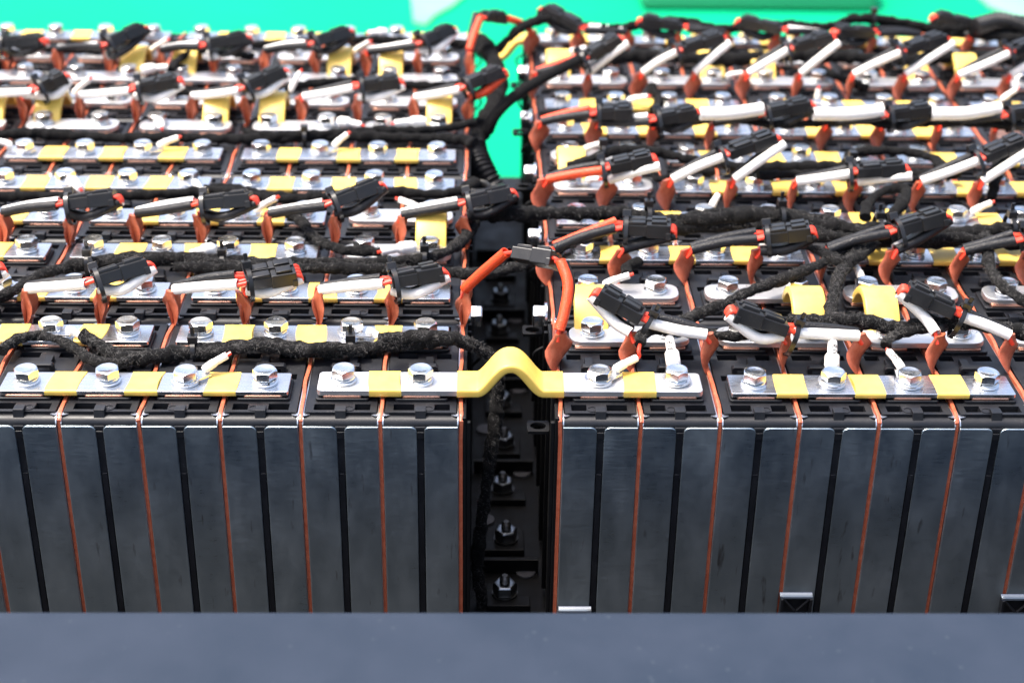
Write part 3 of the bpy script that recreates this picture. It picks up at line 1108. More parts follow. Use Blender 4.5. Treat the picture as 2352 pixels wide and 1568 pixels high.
# feet under the front panels
for (px_, py_) in ((1320, 1394), (1828, 1362), (2335, 1366)):
    p = aty(px_, py_, FY)
    ft = thing('panel_foot', (p.x, FY, ZB))
    z = p.z
    lip = [(-0.0002, z - 0.0006 - ZB), (-0.0002, z + 0.0008 - ZB), (-0.0010, z + 0.0001 - ZB), (-0.0026, z - 0.0002 - ZB), (-0.0030, z - 0.0009 - ZB), (-0.0024, z - 0.0009 - ZB)]
    MB().prism(lip, 0, -0.0078, 0.0078).build('lip', 'dull_zinc', ft)
    mb = MB()
    mb.box(-0.0076, 0.0076, -0.0038, -0.0003, 0.0, 0.0012)
    MB().box(-0.0076, -0.0064, -0.0038, -0.0003, 0.0012, z - 0.001 - ZB).build('cheek', 'black_plastic', ft)
    MB().box(0.0064, 0.0076, -0.0038, -0.0003, 0.0012, z - 0.001 - ZB).build('cheek', 'black_plastic', ft)
    MB().box(-0.0063, 0.0063, -0.0012, -0.0004, 0.0012, z - 0.001 - ZB).build('web', 'black_plastic', ft)
    hh = z - 0.0015 - ZB
    for sg in (-1, 1):
        MB().tube([(sg * 0.006, -0.0026, hh), (sg * 0.0006, -0.0026, hh - 0.0065)], 0.0006, 6, sub=1).build('brace', 'black_plastic', ft)
    mb.build('base', 'black_plastic', ft)
    tag(ft, 'small black foot with bright metal lip, %s of three under the right pack' % {1320: 'nearest the gap', 1828: 'the middle one', 2335: 'rightmost'}[px_], 'foot', 'feet under the front panels')


# ------------------------------------------------------------------ fleece wrapped cables
def cable(pts, r, label, name='harness_cable', fuzz=0, material='fleece', ridge=True, seg=12, cat='cable', group='black taped harness cables', flat=0.9, z=None, density=18000):
    P_ = []
    for p in pts:
        if isinstance(p, Vector):
            P_.append(p)
        elif len(p) == 2:
            P_.append(at(p[0], p[1], z))
        else:
            P_.append(at(*p))
    seed = hash(label) % 97 if False else sum(map(ord, label)) % 97
    pitch = 0.010

    def rr(th, L):
        return 1.0 + 0.09 * math.sin(th * 1.0 + L / pitch * 6.283 + seed) + 0.07 * math.sin(2 * th + L * 420 + seed) \
            + 0.06 * math.sin((L / 0.0055 * 6.283 + th) + seed) + 0.05 * noise.noise(Vector((math.cos(th) * 1.2, math.sin(th) * 1.2, L * 260 + seed)))

    def rad(t, L):
        return r * (1 + 0.12 * math.sin(L * 95 + seed) + 0.07 * math.sin(L * 260 + seed * 2))
    mb = MB()
    mb.tube(P_, rad if ridge else r, seg, True, 22 if ridge else 8, rr if ridge else None, flat)
    path = mb.path
    o_ = mb.build(name, material, angle=70)
    tag(o_, label, cat, group)
    if fuzz:
        rnd = random.Random(seed)
        L = sum((path[i + 1] - path[i]).length for i in range(len(path) - 1))
        vs, fs = [], []
        for _ in range(int(L * density * fuzz)):
            i = rnd.randrange(len(path) - 1)
            c = path[i].lerp(path[i + 1], rnd.random())
            T = (path[i + 1] - path[i]).normalized()
            a = rnd.uniform(0, 6.283)
            e1 = T.cross(Vector((0, 0, 1))).normalized()
            e2 = T.cross(e1)
            n_ = e1 * math.cos(a) + e2 * math.sin(a)
            tg = T * rnd.uniform(-1, 1) + n_.cross(T) * rnd.uniform(-1, 1)
            p0 = c + n_ * (r * 0.97)
            ln = rnd.uniform(0.0006, 0.0030)
            lift = rnd.uniform(0.05, 0.75)
            p1 = p0 + (tg.normalized() + n_ * lift).normalized() * ln * 0.5
            p2 = p1 + (tg.normalized() * 0.8 + n_ * (lift - 0.6) + Vector((rnd.uniform(-.6, .6), rnd.uniform(-.6, .6), rnd.uniform(-.3, .6)))).normalized() * ln * 0.5
            w = tg.cross(n_).normalized() * rnd.uniform(0.00003, 0.00007)
            b = len(vs)
            vs += [p0 - w, p0 + w, p1 + w, p1 - w, p2]
            fs += [(b, b + 1, b + 2, b + 3), (b + 3, b + 2, b + 4)]
        me = bpy.data.meshes.new('fuzz')
        me.from_pydata([tuple(v) for v in vs], [], fs)
        me.materials.append(MATS['fibre'])
        fz = link('fuzz', me, o_)
        fz['kind'] = 'stuff'
    return path


def cable_tie(c, T, rw, rh, label, up=None, tail=0.0034, roll=0.0, width=0.0022):
    """strap loop round a bundle with its lock and a stub of tail"""
    T = T.normalized()
    up = (up or Vector((0, 0, 1)))
    up = (up - T * up.dot(T)).normalized()
    sd_ = T.cross(up)
    if roll:
        up, sd_ = up * math.cos(roll) + sd_ * math.sin(roll), sd_ * math.cos(roll) - up * math.sin(roll)
    t = thing('cable_tie', c)
    rings = []
    n = 28
    for i in range(n):
        a = 2 * math.pi * i / n
        ca, sa = math.cos(a), math.sin(a)
        q = Vector((0, 0, 0)) + sd_ * (rw * math.copysign(abs(ca) ** 0.75, ca)) + up * (rh * math.copysign(abs(sa) ** 0.75, sa))
        nn = (sd_ * ca / rw + up * sa / rh).normalized()
        rings.append([q - T * width / 2, q + T * width / 2, q + T * width / 2 + nn * 0.0009, q - T * width / 2 + nn * 0.0009])
    MB().loft(rings, closed=True).build('strap', 'tie', t)

    def obox(ctr, hx, hy, hz, nm, par):
        mb = MB()
        mb.box(-hx, hx, -hy, hy, -hz, hz)
        mb.v = [ctr + T * v.x + sd_ * v.y + up * v.z for v in mb.v]
        return mb.build(nm, 'tie', par, bevel=0.0003)
    lk = obox(up * (rh + 0.0020), 0.0023, 0.0024, 0.0020, 'lock', t)
    if tail:
        obox(up * (rh + 0.0042 + tail / 2) - sd_ * 0.0006, width * 0.45, 0.0006, tail / 2, 'tail', lk)
    tag(t, label, 'cable tie', 'black cable ties')
    return t


# ------------------------------------------------------------------ plug connectors with their sleeved wires
def connector_meshes():
    out = {}
    L, w, h = 0.0290, 0.0062, 0.0034
    mb = MB()
    mb.box(0, L * 0.54, -w, w, -h, h * 0.72)
    out['plug_half'] = [(mb, 0.0004)]
    mb = MB()
    mb.box(L * 0.50, L, -w - 0.0007, w + 0.0007, -h - 0.0006, h)
    out['socket_half'] = [(mb, 0.0005)]
    parts = []
    for y in (-0.0036, 0.0030):
        b = MB().prism([(L * 0.10, h * 0.72), (L * 0.12, h * 0.72 + 0.0016), (L * 0.47, h * 0.72 + 0.0018), (L * 0.50, h * 0.72)], 1, y - 0.0023, y + 0.0021)
        parts.append(('latch', b))
        b = MB().prism([(L * 0.60, h), (L * 0.61, h + 0.0014), (L * 0.90, h + 0.0016), (L * 0.93, h + 0.0002), (L * 0.93, h)], 1, y - 0.0021, y + 0.0020)
        parts.append(('latch', b))
    parts.append(('rail', MB().box(L * 0.05, L * 0.98, -0.0006, 0.0001, h * 0.7, h + 0.0009)))
    parts.append(('end_lip', MB().box(L - 0.0026, L + 0.0004, -w - 0.0012, w + 0.0012, -h - 0.0010, -h * 0.2)))
    return L, out, parts


CL, CHALF, CPARTS = connector_meshes()
CDATA = {}
for nm, lst in CHALF.items():
    o_ = lst[0][0].build(nm, 'connector_plastic', bevel=lst[0][1])
    CDATA[nm] = o_.data
    bpy.data.objects.remove(o_)
CEXTRA = []
for nm, b in CPARTS:
    o_ = b.build(nm, 'connector_plastic', bevel=0.0003)
    CEXTRA.append((nm, o_.data))
    bpy.data.objects.remove(o_)
SLEEVE = {'w': ('white_sleeve', 'white_sleeve'), 'k': ('black_sleeve', 'black_sleeve'), 'o': ('orange_sleeve', 'orange_sleeve')}


def hollow_sleeve(name, mt, pts, r, parent, sub=6, loc=None):
    """sleeve with an open end: outer skin, rim and a short inner wall"""
    P_ = smooth_path(pts, sub)
    mb = MB()
    mb.tube(P_, r, 12, False, 1)
    n0 = len(mb.v) // 12
    first_, last_ = mb.v[:12], mb.v[-12:]
    for ring, c, c2 in ((first_, P_[0], P_[1]), (last_, P_[-1], P_[-2])):
        inner = [c + (p - c) * 0.78 for p in ring]
        deep = [c2 + (p - c) * 0.74 for p in ring]
        mb.loft([list(ring), inner, deep], False)
    return mb.build(name, mt, parent, loc, angle=60)


def tabtop(s, r, j):
    return TABTOP.get((s, r, j), Vector((film_x(s, j), D * r + TAB_ROWS[s][r], TAB_H - 0.001)))


def assembly(A, B, C0, C1, colA, colB, label, roll=0.0, tie=None, under=0.0078, tie_at=0.003, bend=0.0, direct=False, straight=False):
    """plug connector lying from C0 to C1; wires A enter at C0, wires B loop back from C1 underneath"""
    d = (C1 - C0).normalized()
    up = Vector((0, 0, 1))
    up = (up - d * up.dot(d)).normalized()
    sd_ = up.cross(d)
    if roll:
        up, sd_ = up * math.cos(roll) + sd_ * math.sin(roll), sd_ * math.cos(roll) - up * math.sin(roll)
    ctr = (C0 + C1) / 2
    t = thing('wire_connector', ctr)
    Lr = (C1 - C0).length
    mw = Matrix.Identity(4)
    for i, v in enumerate((d * (Lr / CL), sd_, up)):
        mw[0][i], mw[1][i], mw[2][i] = v
    mw.translation = C0 - ctr
    half = {}
    for nm, me in CDATA.items():
        half[nm] = q = link(nm, me, t)
        q.matrix_local = mw
    for i, (nm, me) in enumerate(CEXTRA):
        link(nm, me, half['plug_half' if i in (0, 2) else 'socket_half'])
    side = sd_ if sd_.y < 0 else -sd_      # towards the viewer
    rnd = random.Random(int(abs(ctr.x * 1e5)))
    rs = 0.00265
    for ends, cols, which in ((A, colA, 'A'), (B, colB, 'B')):
        if ends is None:
            continue
        for q, col in enumerate(cols):
            off = side * (0.0030 if q == 0 else -0.0030)
            lift = up * (-0.0006 if q == 0 else 0.0012)
            nm, mt = SLEEVE[col]
            st = ends + Vector((0, off.y * 0.5, 0.0008))
            if which == 'A':
                e = C0 + off + lift - d * 0.0038
                k = (e - st).normalized()
                mid = st.lerp(e, 0.5) + Vector((rnd.uniform(-.0006, .0006), rnd.uniform(-.0006, .0006), bend + rnd.uniform(-0.0005, 0.0012)))
                hollow_sleeve(nm, mt, [st + k * 0.002, mid, e], rs * (1.0 if q == 0 else 0.92), t, loc=-ctr)
                for w in (-1, 1):
                    o2 = sd_ * (w * 0.0013)
                    MB().tube([st - Vector((0, 0, 0.004)) + o2 * 0.5, st + k * 0.003 + o2], 0.0010, 8, True, 2).build('wire', 'red_wire', t, -ctr)
                    MB().tube([e - k * 0.002 + o2, C0 + off * 0.9 + o2 + d * 0.001], 0.0011, 8, True, 2).build('wire', 'red_wire', t, -ctr)
            else:
                s0 = C1 + off - up * (under - 0.0050) + d * 0.0030
                mid = C0.lerp(C1, 0.45) + off - up * (under + 0.0006)
                m2 = C0.lerp(C1, 0.02) + off * 0.9 - up * (under + 0.0012)
                en = st
                path = [s0, mid]
                if direct:
                    s0 = C1 + off + d * 0.0040 - up * 0.0006
                    path = [s0, s0.lerp(en, 0.3) + d * 0.0042, s0.lerp(en, 0.7) + d * 0.0028]
                elif straight:
                    s0 = C1 + off * 1.3 + side * 0.003 - up * (under - 0.004) + d * 0.0034
                    path = [s0, s0.lerp(en, 0.45) + Vector((0, -0.002, 0.0014))]
                elif (en - m2).length > 0.008 and (C1 - en).dot(d) < (C1 - m2).dot(d) * 0.9:
                    path.append(m2)
                path.append(en + (path[-1] - en).normalized() * 0.002)
                hollow_sleeve(nm, mt, path, rs * (1.0 if q == 0 else 0.92), t, 8, loc=-ctr)
                for w in (-1, 1):
                    o2 = sd_ * (w * 0.0014)
                    MB().tube([C1 + off * 0.9 + o2 - d * 0.001, C1 + off * 0.95 + o2 + d * 0.0019 - up * 0.0003, C1 + off + o2 * 0.8 + d * 0.0027 - up * (under * 0.42), s0 + o2 * 0.7 - d * 0.002 - up * 0.0006],
                              0.00105, 8, True, 4).build('wire', 'red_wire', t, -ctr)
                    MB().tube([en + o2 * 0.5 - Vector((0, 0, 0.004)), en + o2 * 0.6 + (path[-2] - en).normalized() * 0.003], 0.0010, 8, True, 2).build('wire', 'red_wire', t, -ctr)
    tag(t, label, 'connector', 'plug connectors of the heating films')
    if tie:
        cable_tie(C0 + d * tie_at - up * 0.0035, d, 0.0080, 0.0078, tie, up, roll=-0.35 if side.y < 0 else 0.35, tail=0.0034 if C0.y < 0.13 else 0.0)
    return t


ORDX = lambda n: ORD[n]
ASM = [
    # side, film row, A, B, C0, C1, z0, z1, colours A, colours B, roll
    ('L', 0, 8, 7, (-112, 648), (-6, 612), .026, .030, 'wk', 'wk', 0.15),
    ('L', 0, 6, 5, (214, 643), (336, 606), .026, .030, 'wk', 'wk', 0.35),
    ('L', 0, 4, 3, (562, 640), (676, 622), .027, .028, 'wk', 'wk', -0.15),
    ('L', 0, 2, 1, (896, 643), (1012, 622), .027, .029, 'wk', 'wk', 0.25),
    ('L', 1, 7, 6, (150, 466), (264, 452), .026, .029, 'kw', 'kw', 0.3),
    ('L', 1, 5, 4, (460, 466), (577, 455), .026, .029, 'kw', 'kw', 0.3),
    ('L', 1, 3, 2, (760, 465), (868, 424), .026, .033, 'kw', 'kw', 0.35),
    ('L', 1, 1, 0, (1068, 464), (1172, 440), .026, .031, 'kw', 'kw', 0.3),
    ('L', 3, 9, 8, (84, 202), (146, 174), .027, .032, 'wk', 'wk', 0.1),
    ('L', 3, 7, 6, (312, 202), (408, 184), .027, .031, 'wk', 'wk', 0.1),
    ('L', 3, 5, 4, (558, 200), (648, 162), .027, .034, 'wk', 'wk', 0.2),
    ('L', 3, 3, 2, (824, 196), (916, 186), .028, .030, 'wk', 'wk', 0.1),
    ('L', 3, 1, 0, (1064, 198), (1148, 162), .028, .035, 'wk', 'ok', 0.2),
    ('L', 4, 10, 9, (4, 98), (96, 92), .027, .030, 'kw', 'kw', 0.2),
    ('L', 4, 8, 7, (242, 102), (326, 64), .027, .034, 'kw', 'kw', 0.3),
    ('L', 4, 6, 5, (472, 103), (566, 84), .027, .031, 'kw', 'kw', 0.2),
    ('L', 4, 4, 3, (717, 99), (798, 72), .027, .032, 'kw', 'kw', 0.3),
    ('L', 4, 2, 1, (963, 98), (1034, 66), .027, .033, 'kw', 'wk', 0.3),
    ('R', 0, 2, 1, (1476, 726), (1378, 672), .025, .034, 'wk', 'wk', -0.2),
    ('R', 0, 4, 3, (1806, 752), (1688, 712), .022, .030, 'wk', 'wk', -0.2),
    ('R', 0, 6, 5, (2190, 712), (2084, 664), .027, .035, 'wk', 'wk', -0.2),
    ('R', 1, 0, 1, (1430, 518), (1540, 524), .028, .028, 'ko', 'kk', 0.1),
    ('R', 1, 2, 3, (1754, 540), (1860, 528), .026, .030, 'kk', 'kw', 0.1),
    ('R', 1, 4, 5, (2052, 526), (2164, 494), .028, .034, 'kk', 'kw', 0.2),
    ('R', 1, 6, 7, (2346, 545), (2446, 536), .027, .030, 'kk', 'kw', 0.1),
    ('R', 2, 0, 1, (1400, 382), (1496, 362), .028, .033, 'ok', 'wk', 0.1),
    ('R', 2, 2, 3, (1670, 350), (1776, 314), .033, .040, 'wk', 'wk', 0.1),
    ('R', 2, 4, 5, (1968, 392), (2076, 384), .027, .030, 'wk', 'wk', 0.15),
    ('R', 2, 6, 7, (2256, 358), (2350, 322), .032, .040, 'wk', 'wk', 0.1),
    ('R', 3, 0, None, (1369, 256), (1452, 254), .027, .028, 'ko', None, 0.0),
    ('R', 3, 1, 2, (1505, 272), (1598, 256), .025, .029, 'kw', 'kw', 0.1),
    ('R', 3, 3, 4, (1755, 258), (1858, 238), .029, .034, 'kw', 'kw', 0.1),
    ('R', 3, 5, 6, (2036, 262), (2134, 250), .029, .032, 'kw', 'kw', 0.1),
    ('R', 3, 7, 8, (2310, 262), (2405, 250), .029, .032, 'kw', 'kw', 0.1),
    ('R', 4, 0, 1, (1348, 128), (1420, 88), .032, .042, 'ko', 'wk', 0.1),
    ('R', 4, 2, 3, (1562, 112), (1655, 84), .036, .042, 'wk', 'wk', 0.1),
    ('R', 4, 4, 5, (1818, 108), (1906, 84), .036, .042, 'wk', 'wk', 0.1),
    ('R', 4, 6, 7, (2074, 114), (2166, 86), .036, .042, 'wk', 'wk', 0.1),
    ('R', 4, 8, 9, (2322, 116), (2420, 84), .036, .042, 'wk', 'wk', 0.1),
    ('R', 5, 2, 1, (1336, 62), (1252, 20), .022, .031, 'kw', 'kk', -0.1),
    ('R', 5, 4, 3, (1568, 62), (1474, 46), .022, .026, 'kk', 'kk', -0.1),
    ('R', 5, 6, 5, (1796, 68), (1700, 48), .022, .026, 'kw', 'kk', -0.1),
    ('R', 5, 8, 7, (2004, 74), (1922, 72), .022, .024, 'kk', 'kk', -0.1),
    ('R', 5, 10, 9, (2236, 56), (2150, 38), .024, .029, 'ko', 'kw', -0.1),
]
CN = {'w': 'white', 'k': 'black', 'o': 'orange'}
cnt = {}
tot = {}
for a in ASM:
    tot[a[0], a[1]] = tot.get((a[0], a[1]), 0) + 1
seq = {}
for (s, r, ja, jb, c0, c1, z0, z1, ca, cb, roll) in ASM:
    n = seq.get((s, r), 0) + 1
    seq[s, r] = n
    cols = '%s and %s' % (CN[ca[0]], CN[ca[1]]) if ca[0] != ca[1] else CN[ca[0]]
    where = {'L': ['behind the front row', 'behind the second row', '', 'behind the fourth row', 'behind the fifth row'], 'R': ['above the ' + w for w in ROWN]}[s][r]
    lab = 'black connector on %s sleeves, %s from left, %s, %s pack' % (cols, ORD[n], where, PACK[s])
    tl = 'black cable tie round the %s connector from left %s, %s pack' % (ORD[n], where, PACK[s])
    if s == 'R' and r == 5:
        tl = None
    assembly(tabtop(s, r, ja), None if jb is None else tabtop(s, r, jb), at(*c0, z0), at(*c1, z1), ca, cb, lab, roll, tl, tie_at=-0.004 if (s == 'R' and r in (0, 2, 4)) else 0.002, straight=(s == 'R' and r in (2, 4)))

# connectors that bridge the two packs
assembly(tabtop('L', 0, 0), tabtop('R', 0, 0), aty(1184, 582, 0.076), aty(1274, 596, 0.068), 'ok', 'ok', 'black connector on orange sleeves bridging the gap near the front', 0.6, None, under=0.004, direct=True)
assembly(tabtop('L', 4, 0), tabtop('R', 5, 0), aty(1108, 38, 0.49), aty(1152, 40, 0.50), 'ok', 'ok', 'small black connector on orange sleeves bridging the gap at the rear', 0.1, None, under=0.002, direct=True)

# wide white sleeves lying along the fourth row of the right pack
for n, (p0, p1, p2) in enumerate((((1608, 262, .030), (1680, 260, .031), (1752, 250, .033)), ((1868, 262, .030), (1950, 262, .030), (2028, 254, .032)), ((2138, 262, .030), (2220, 260, .031), (2296, 248, .033)))):
    t = hollow_sleeve('wide_sleeve', 'white_sleeve', [at(*p0), at(*p1), at(*p2)], 0.0040, None)
    tag(t, 'wide white sleeve lying over the fourth row of the right pack, %s from left' % ORD[n + 1], 'sleeve', 'wide white sleeves')


# ------------------------------------------------------------------ ring terminals with printed white sleeves
def ring_terminal(s, r, fb, k, end, z1, label, text=None, big=False, stub=None):
    y = D * r + (YF if fb == 'f' else YB)
    zt = ZP + (0.003 if (s, r, fb, k) in THICK else 0.0021)
    c = Vector((cell_x(s, k), y, zt + 0.0012))
    e = at(end[0], end[1], z1)
    d = Vector((e.x - c.x, e.y - c.y, 0)).normalized()
    t = thing('ring_terminal', c)
    sd_ = Vector((-d.y, d.x, 0))
    # lug: ring under the bolt head and a tongue
    mb = MB()
    out = []
    for i in range(15):
        a = R(40 + 280 * i / 14)
        out.append(d * (0.0066 * math.cos(a)) + sd_ * (0.0066 * math.sin(a)))
    out += [d * 0.0115 - sd_ * 0.0026, d * 0.0115 + sd_ * 0.0026]
    mb.loft([[p + Vector((0, 0, 0.00005)) for p in out], [p + Vector((0, 0, 0.0010)) for p in out]])
    mb.build('lug', 'tinned', t, bevel=0.0001)
    st = d * 0.0086 + Vector((0, 0, 0.0024))
    en = e - c
    L = (en - st).length
    r0, r1 = (0.0035, 0.0023) if big else (0.0021, 0.0018)

    def rad(tt, _):
        if tt < 0.06:
            return r0 * 0.8
        if tt < 0.42:
            return r0
        if tt < 0.54:
            return r0 + (r1 - r0) * (tt - 0.42) / 0.12
        return r1 * (1 + 0.03 * math.sin(tt * 30))
    mid = st.lerp(en, 0.5) + Vector((0, 0, 0.0004))
    mb = MB()
    mb.tube([st, mid, en], rad, 14, True, 12)
    slv = mb.build('marker_sleeve', 'white_sleeve', t, angle=60)
    ax = (en - st).normalized()
    MB().tube([en - ax * 0.002, en + ax * (0.0022 if stub is None else 0.0015)] + ([] if stub is None else [at(*q) - c for q in stub]), 0.0009, 8, True, 4).build('wire', 'red_wire', t)
    if text:
        me = text_mesh(text, 0.0042 if big else 0.0038)
        bm = bmesh.new()
        bm.from_mesh(me)
        bmesh.ops.triangulate(bm, faces=bm.faces)
        for _ in range(3):
            ed = [e_ for e_ in bm.edges if e_.calc_length() > 0.0005]
            bmesh.ops.subdivide_edges(bm, edges=ed, cuts=1)
            bmesh.ops.triangulate(bm, faces=bm.faces)
        bm.to_mesh(me)
        bm.free()
        up = Vector((0, 0, 1))
        up = (up - ax * up.dot(ax)).normalized()
        sx = up.cross(ax)
        # lettering faces up and towards the viewer, running along the sleeve
        tilt = 0.55 if sx.y < 0 else -0.55
        vs = []
        flip = -1 if text == 'R15' else 1
        for v in me.vertices:
            q = v.co.x * flip
            base = st.lerp(en, 0.58 if big else 0.55) + ax * q
            fr = (base - st).dot(ax) / L
            rr = rad(max(0.07, min(0.98, fr)), 0) + 0.00025
            base = base + Vector((0, 0, 0.0008)) * max(0, 1 - abs(2 * fr - 1)) * 0.5
            ang = flip * v.co.y / max(rr, 1e-4) * (1.0)
            vs.append(base + (up * math.cos(ang + tilt * 0.4) + sx * math.sin(ang + tilt * 0.4)) * rr)
        m2 = bpy.data.meshes.new('lettering')
        m2.from_pydata([tuple(v) for v in vs], [], [tuple(p.vertices) for p in me.polygons])
        m2.materials.append(MATS['ink'])
        link('lettering', m2, slv)
        bpy.data.meshes.remove(me)
    tag(t, label, 'ring terminal', 'white sleeved ring terminals')


RT = [
    ('L', 0, 'f', 3, (521, 816), .014, None, False), ('L', 0, 'b', 5, (186, 772), .007, None, False), ('L', 0, 'b', 1, (870, 773), .007, None, False),
    ('L', 1, 'f', 6, (-4, 672), .012, None, False), ('L', 1, 'b', 3, (438, 584), .009, None, True), ('L', 1, 'b', 0, (876, 578), .010, None, True),
    ('L', 2, 'b', 6, (186, 436), .012, None, True), ('L', 2, 'b', 4, (462, 438), .008, None, False), ('L', 2, 'f', 3, (634, 455), .018, None, False),
    ('L', 2, 'f', 0, (916, 458), .014, None, False), ('L', 3, 'f', 5, (409, 316), .014, None, False), ('L', 3, 'f', 2, (798, 308), .016, None, False),
    ('L', 3, 'f', 7, (-14, 322), .012, None, False), ('L', 3, 'b', 2, (830, 288), .010, None, True), ('L', 3, 'b', 0, (906, 284), .010, None, True),
    ('L', 3, 'b', 5, (372, 296), .010, None, True),
    ('L', 4, 'b', 6, (386, 155), .012, None, True), ('L', 4, 'f', 7, (206, 182), .020, None, False), ('L', 4, 'f', 3, (690, 166), .022, None, False),
    ('L', 5, 'f', 6, (384, 92), .022, None, False), ('L', 5, 'f', 2, (848, 97), .020, None, False), ('L', 5, 'b', 1, (846, 78), .012, None, True),
    ('L', 5, 'b', 6, (300, 84), .010, None, True),
    ('R', 0, 'f', 0, (1462, 822), .013, None, False), ('R', 0, 'f', 1, (1537, 776), .0165, 'R18', True), ('R', 0, 'f', 3, (1912, 784), .0165, 'R15', True),
    ('R', 0, 'f', 4, (2042, 808), .010, 'B40-', False), ('R', 1, 'f', 0, (1446, 632), .016, None, False), ('R', 1, 'f', 4, (1966, 612), .012, None, False),
    ('R', 2, 'f', 2, (1649, 448), .014, None, False), ('R', 2, 'f', 6, (2276, 466), .014, None, False), ('R', 2, 'b', 0, (1376, 412), .012, None, False),
    ('R', 3, 'f', 0, (1380, 330), .016, None, False), ('R', 4, 'f', 1, (1488, 222), .014, None, False), ('R', 4, 'f', 8, (2334, 206), .016, None, False),
    ('R', 4, 'b', 3, (1706, 168), .014, None, False), ('R', 5, 'f', 0, (1346, 110), .014, None, False), ('R', 4, 'f', 5, (1880, 205), .016, None, False),
]
STUB = {('R', 0, 'f', 0): [(1467, 806, .016), (1471, 786, .018)], ('R', 0, 'f', 4): [(2037, 797, .011), (2034, 790, .012)]}
for (s, r, fb, k, end, z1, tx, big) in RT:
    what = 'white sleeve reading %s' % tx if tx else ('thick white sleeve' if big else 'thin white sleeve')
    ring_terminal(s, r, fb, k, end, z1, '%s terminal, %s bolt from gap, %s edge, %s, %s pack' % (what, ORD[k + 1], FB[fb], ROWN[r], PACK[s]), tx, big, STUB.get((s, r, fb, k)))

# ------------------------------------------------------------------ harness
V = Vector
cable([(2, 806), (18, 792), (45, 777), (85, 770), (128, 778), (172, 800), (214, 828), (262, 836), (300, 828)], 0.0026, 'thin fuzzy black cable arching in from left edge above the front bar', fuzz=1.0, z=.0075)
cable([(187, 768, .011), (222, 788, .008), (258, 812, .006), (300, 824, .005), (345, 820, .005), (400, 812, .005), (450, 806, .005), (520, 797, .006), (600, 790, .007), (680, 800, .006), (760, 806, .005), (830, 800, .005), (900, 792, .006), (960, 784, .008), (1010, 780, .009)],
      0.0036, 'thick fuzzy black cable lying between the two front bars of left pack', fuzz=1.3)
cable([(430, 812, .005), (520, 806, .007), (600, 795, .010), (680, 806, .007), (760, 798, .0095), (840, 806, .006)], 0.0028, 'fuzzy black cable twisted round the thick front cable of left pack', fuzz=1.0)
cable([V(at(870, 776, .009)), V(at(930, 776, .010)), V(at(985, 774, .011)), V(at(1040, 778, .010)), V(at(1085, 793, .006)), aty(1118, 812, .055), aty(1138, 836, .054), aty(1143, 880, .05), aty(1140, 950, .045), aty(1128, 1030, .035), aty(1118, 1110, .03), aty(1106, 1200, .03), aty(1096, 1290, .03), aty(1102, 1350, .03), aty(1112, 1410, .03)],
      0.0034, 'fuzzy black cable dropping into the gap behind the yellow hump', fuzz=1.0)
# second row bundle
cable([(-20, 690), (30, 668), (70, 644), (130, 620), (200, 606), (260, 594), (330, 588), (400, 592), (480, 604), (560, 610), (640, 606)], 0.0032, 'fuzzy black cable rising from left edge to the second row, left pack', fuzz=0.8, z=.010)
cable([(150, 612), (240, 604), (330, 600), (430, 590), (520, 598), (620, 606), (720, 603), (820, 607), (900, 602), (970, 594), (1030, 575), (1068, 545), (1090, 505), (1102, 480)], 0.0033, 'long fuzzy black cable along second row curving up into the gap', fuzz=0.7, z=.009)
cable([(400, 612), (500, 616), (620, 618), (740, 616), (860, 618), (980, 622), (1060, 628), (1130, 626), (1190, 612), (1250, 592), (1300, 560), (1340, 540), (1400, 524)], 0.0030, 'fuzzy black cable crossing the gap behind the orange connector', fuzz=0.6, z=.010)
cable([(668, 492), (696, 512), (716, 540), (750, 562), (800, 576), (850, 578), (880, 578)], 0.0028, 'short black cable dropping to the thick white terminal, second row, left pack', fuzz=0.5, z=.008)
cable([(-10, 452), (80, 450), (180, 452), (280, 450), (400, 444), (500, 440), (560, 446), (640, 458), (740, 452)], 0.0032, 'black cable along third row behind the connectors, left part', z=.007)
cable([(470, 436), (520, 430), (600, 448), (700, 456), (800, 446), (900, 440), (1000, 446), (1060, 436), (1096, 418)], 0.0032, 'black cable along third row of left pack ending at the conduit', z=.007)
cable([(-20, 312), (80, 306), (180, 312), (300, 318), (420, 316), (540, 320), (660, 318), (780, 312), (900, 316), (1000, 318), (1062, 322), (1090, 330)], 0.0036, 'black cable along fourth row between the bars of left pack', z=.006)
cable([(560, 300), (620, 312), (760, 306), (860, 300), (960, 300), (1040, 292), (1090, 280)], 0.0030, 'black cable behind the fourth row cable, right part of left pack', z=.008)
cable([(250, 222), (300, 204), (380, 206), (420, 214), (520, 208)], 0.0028, 'short black cable under the second connector, fourth row, left pack', z=.010)
cable([(634, 210), (690, 196), (760, 188), (830, 184), (920, 194), (1000, 196), (1080, 190)], 0.0030, 'black cable behind the yellow arches of fifth row, left pack', z=.012)
cable([(392, 160), (410, 138), (440, 122), (490, 118), (540, 124), (580, 132)], 0.0026, 'black cable arching over the yellow arch, fifth row, left pack', z=.016)
cable([(-10, 112), (100, 114), (200, 116), (330, 112), (420, 100), (520, 108), (640, 100), (740, 96), (860, 92), (960, 96), (1060, 100), (1110, 120)], 0.0030, 'black cable along the rear row of left pack', z=.010)
# trunk in the gap
cable([at(1100, 96, .012), at(1128, 128, .010), at(1140, 170, .006), at(1140, 215, .002), at(1126, 262, -.002), at(1104, 300, -.004), at(1088, 336, -.006)], 0.0062, 'thick black trunk cable hanging in the rear of the gap', flat=1.0)
cable([at(1112, 305, -.002), at(1150, 250, .012), at(1200, 208, .020), at(1262, 172, .026), at(1325, 140, .030), at(1350, 128, .032)], 0.0040, 'smooth black cable slanting from the trunk to the right pack', ridge=False)
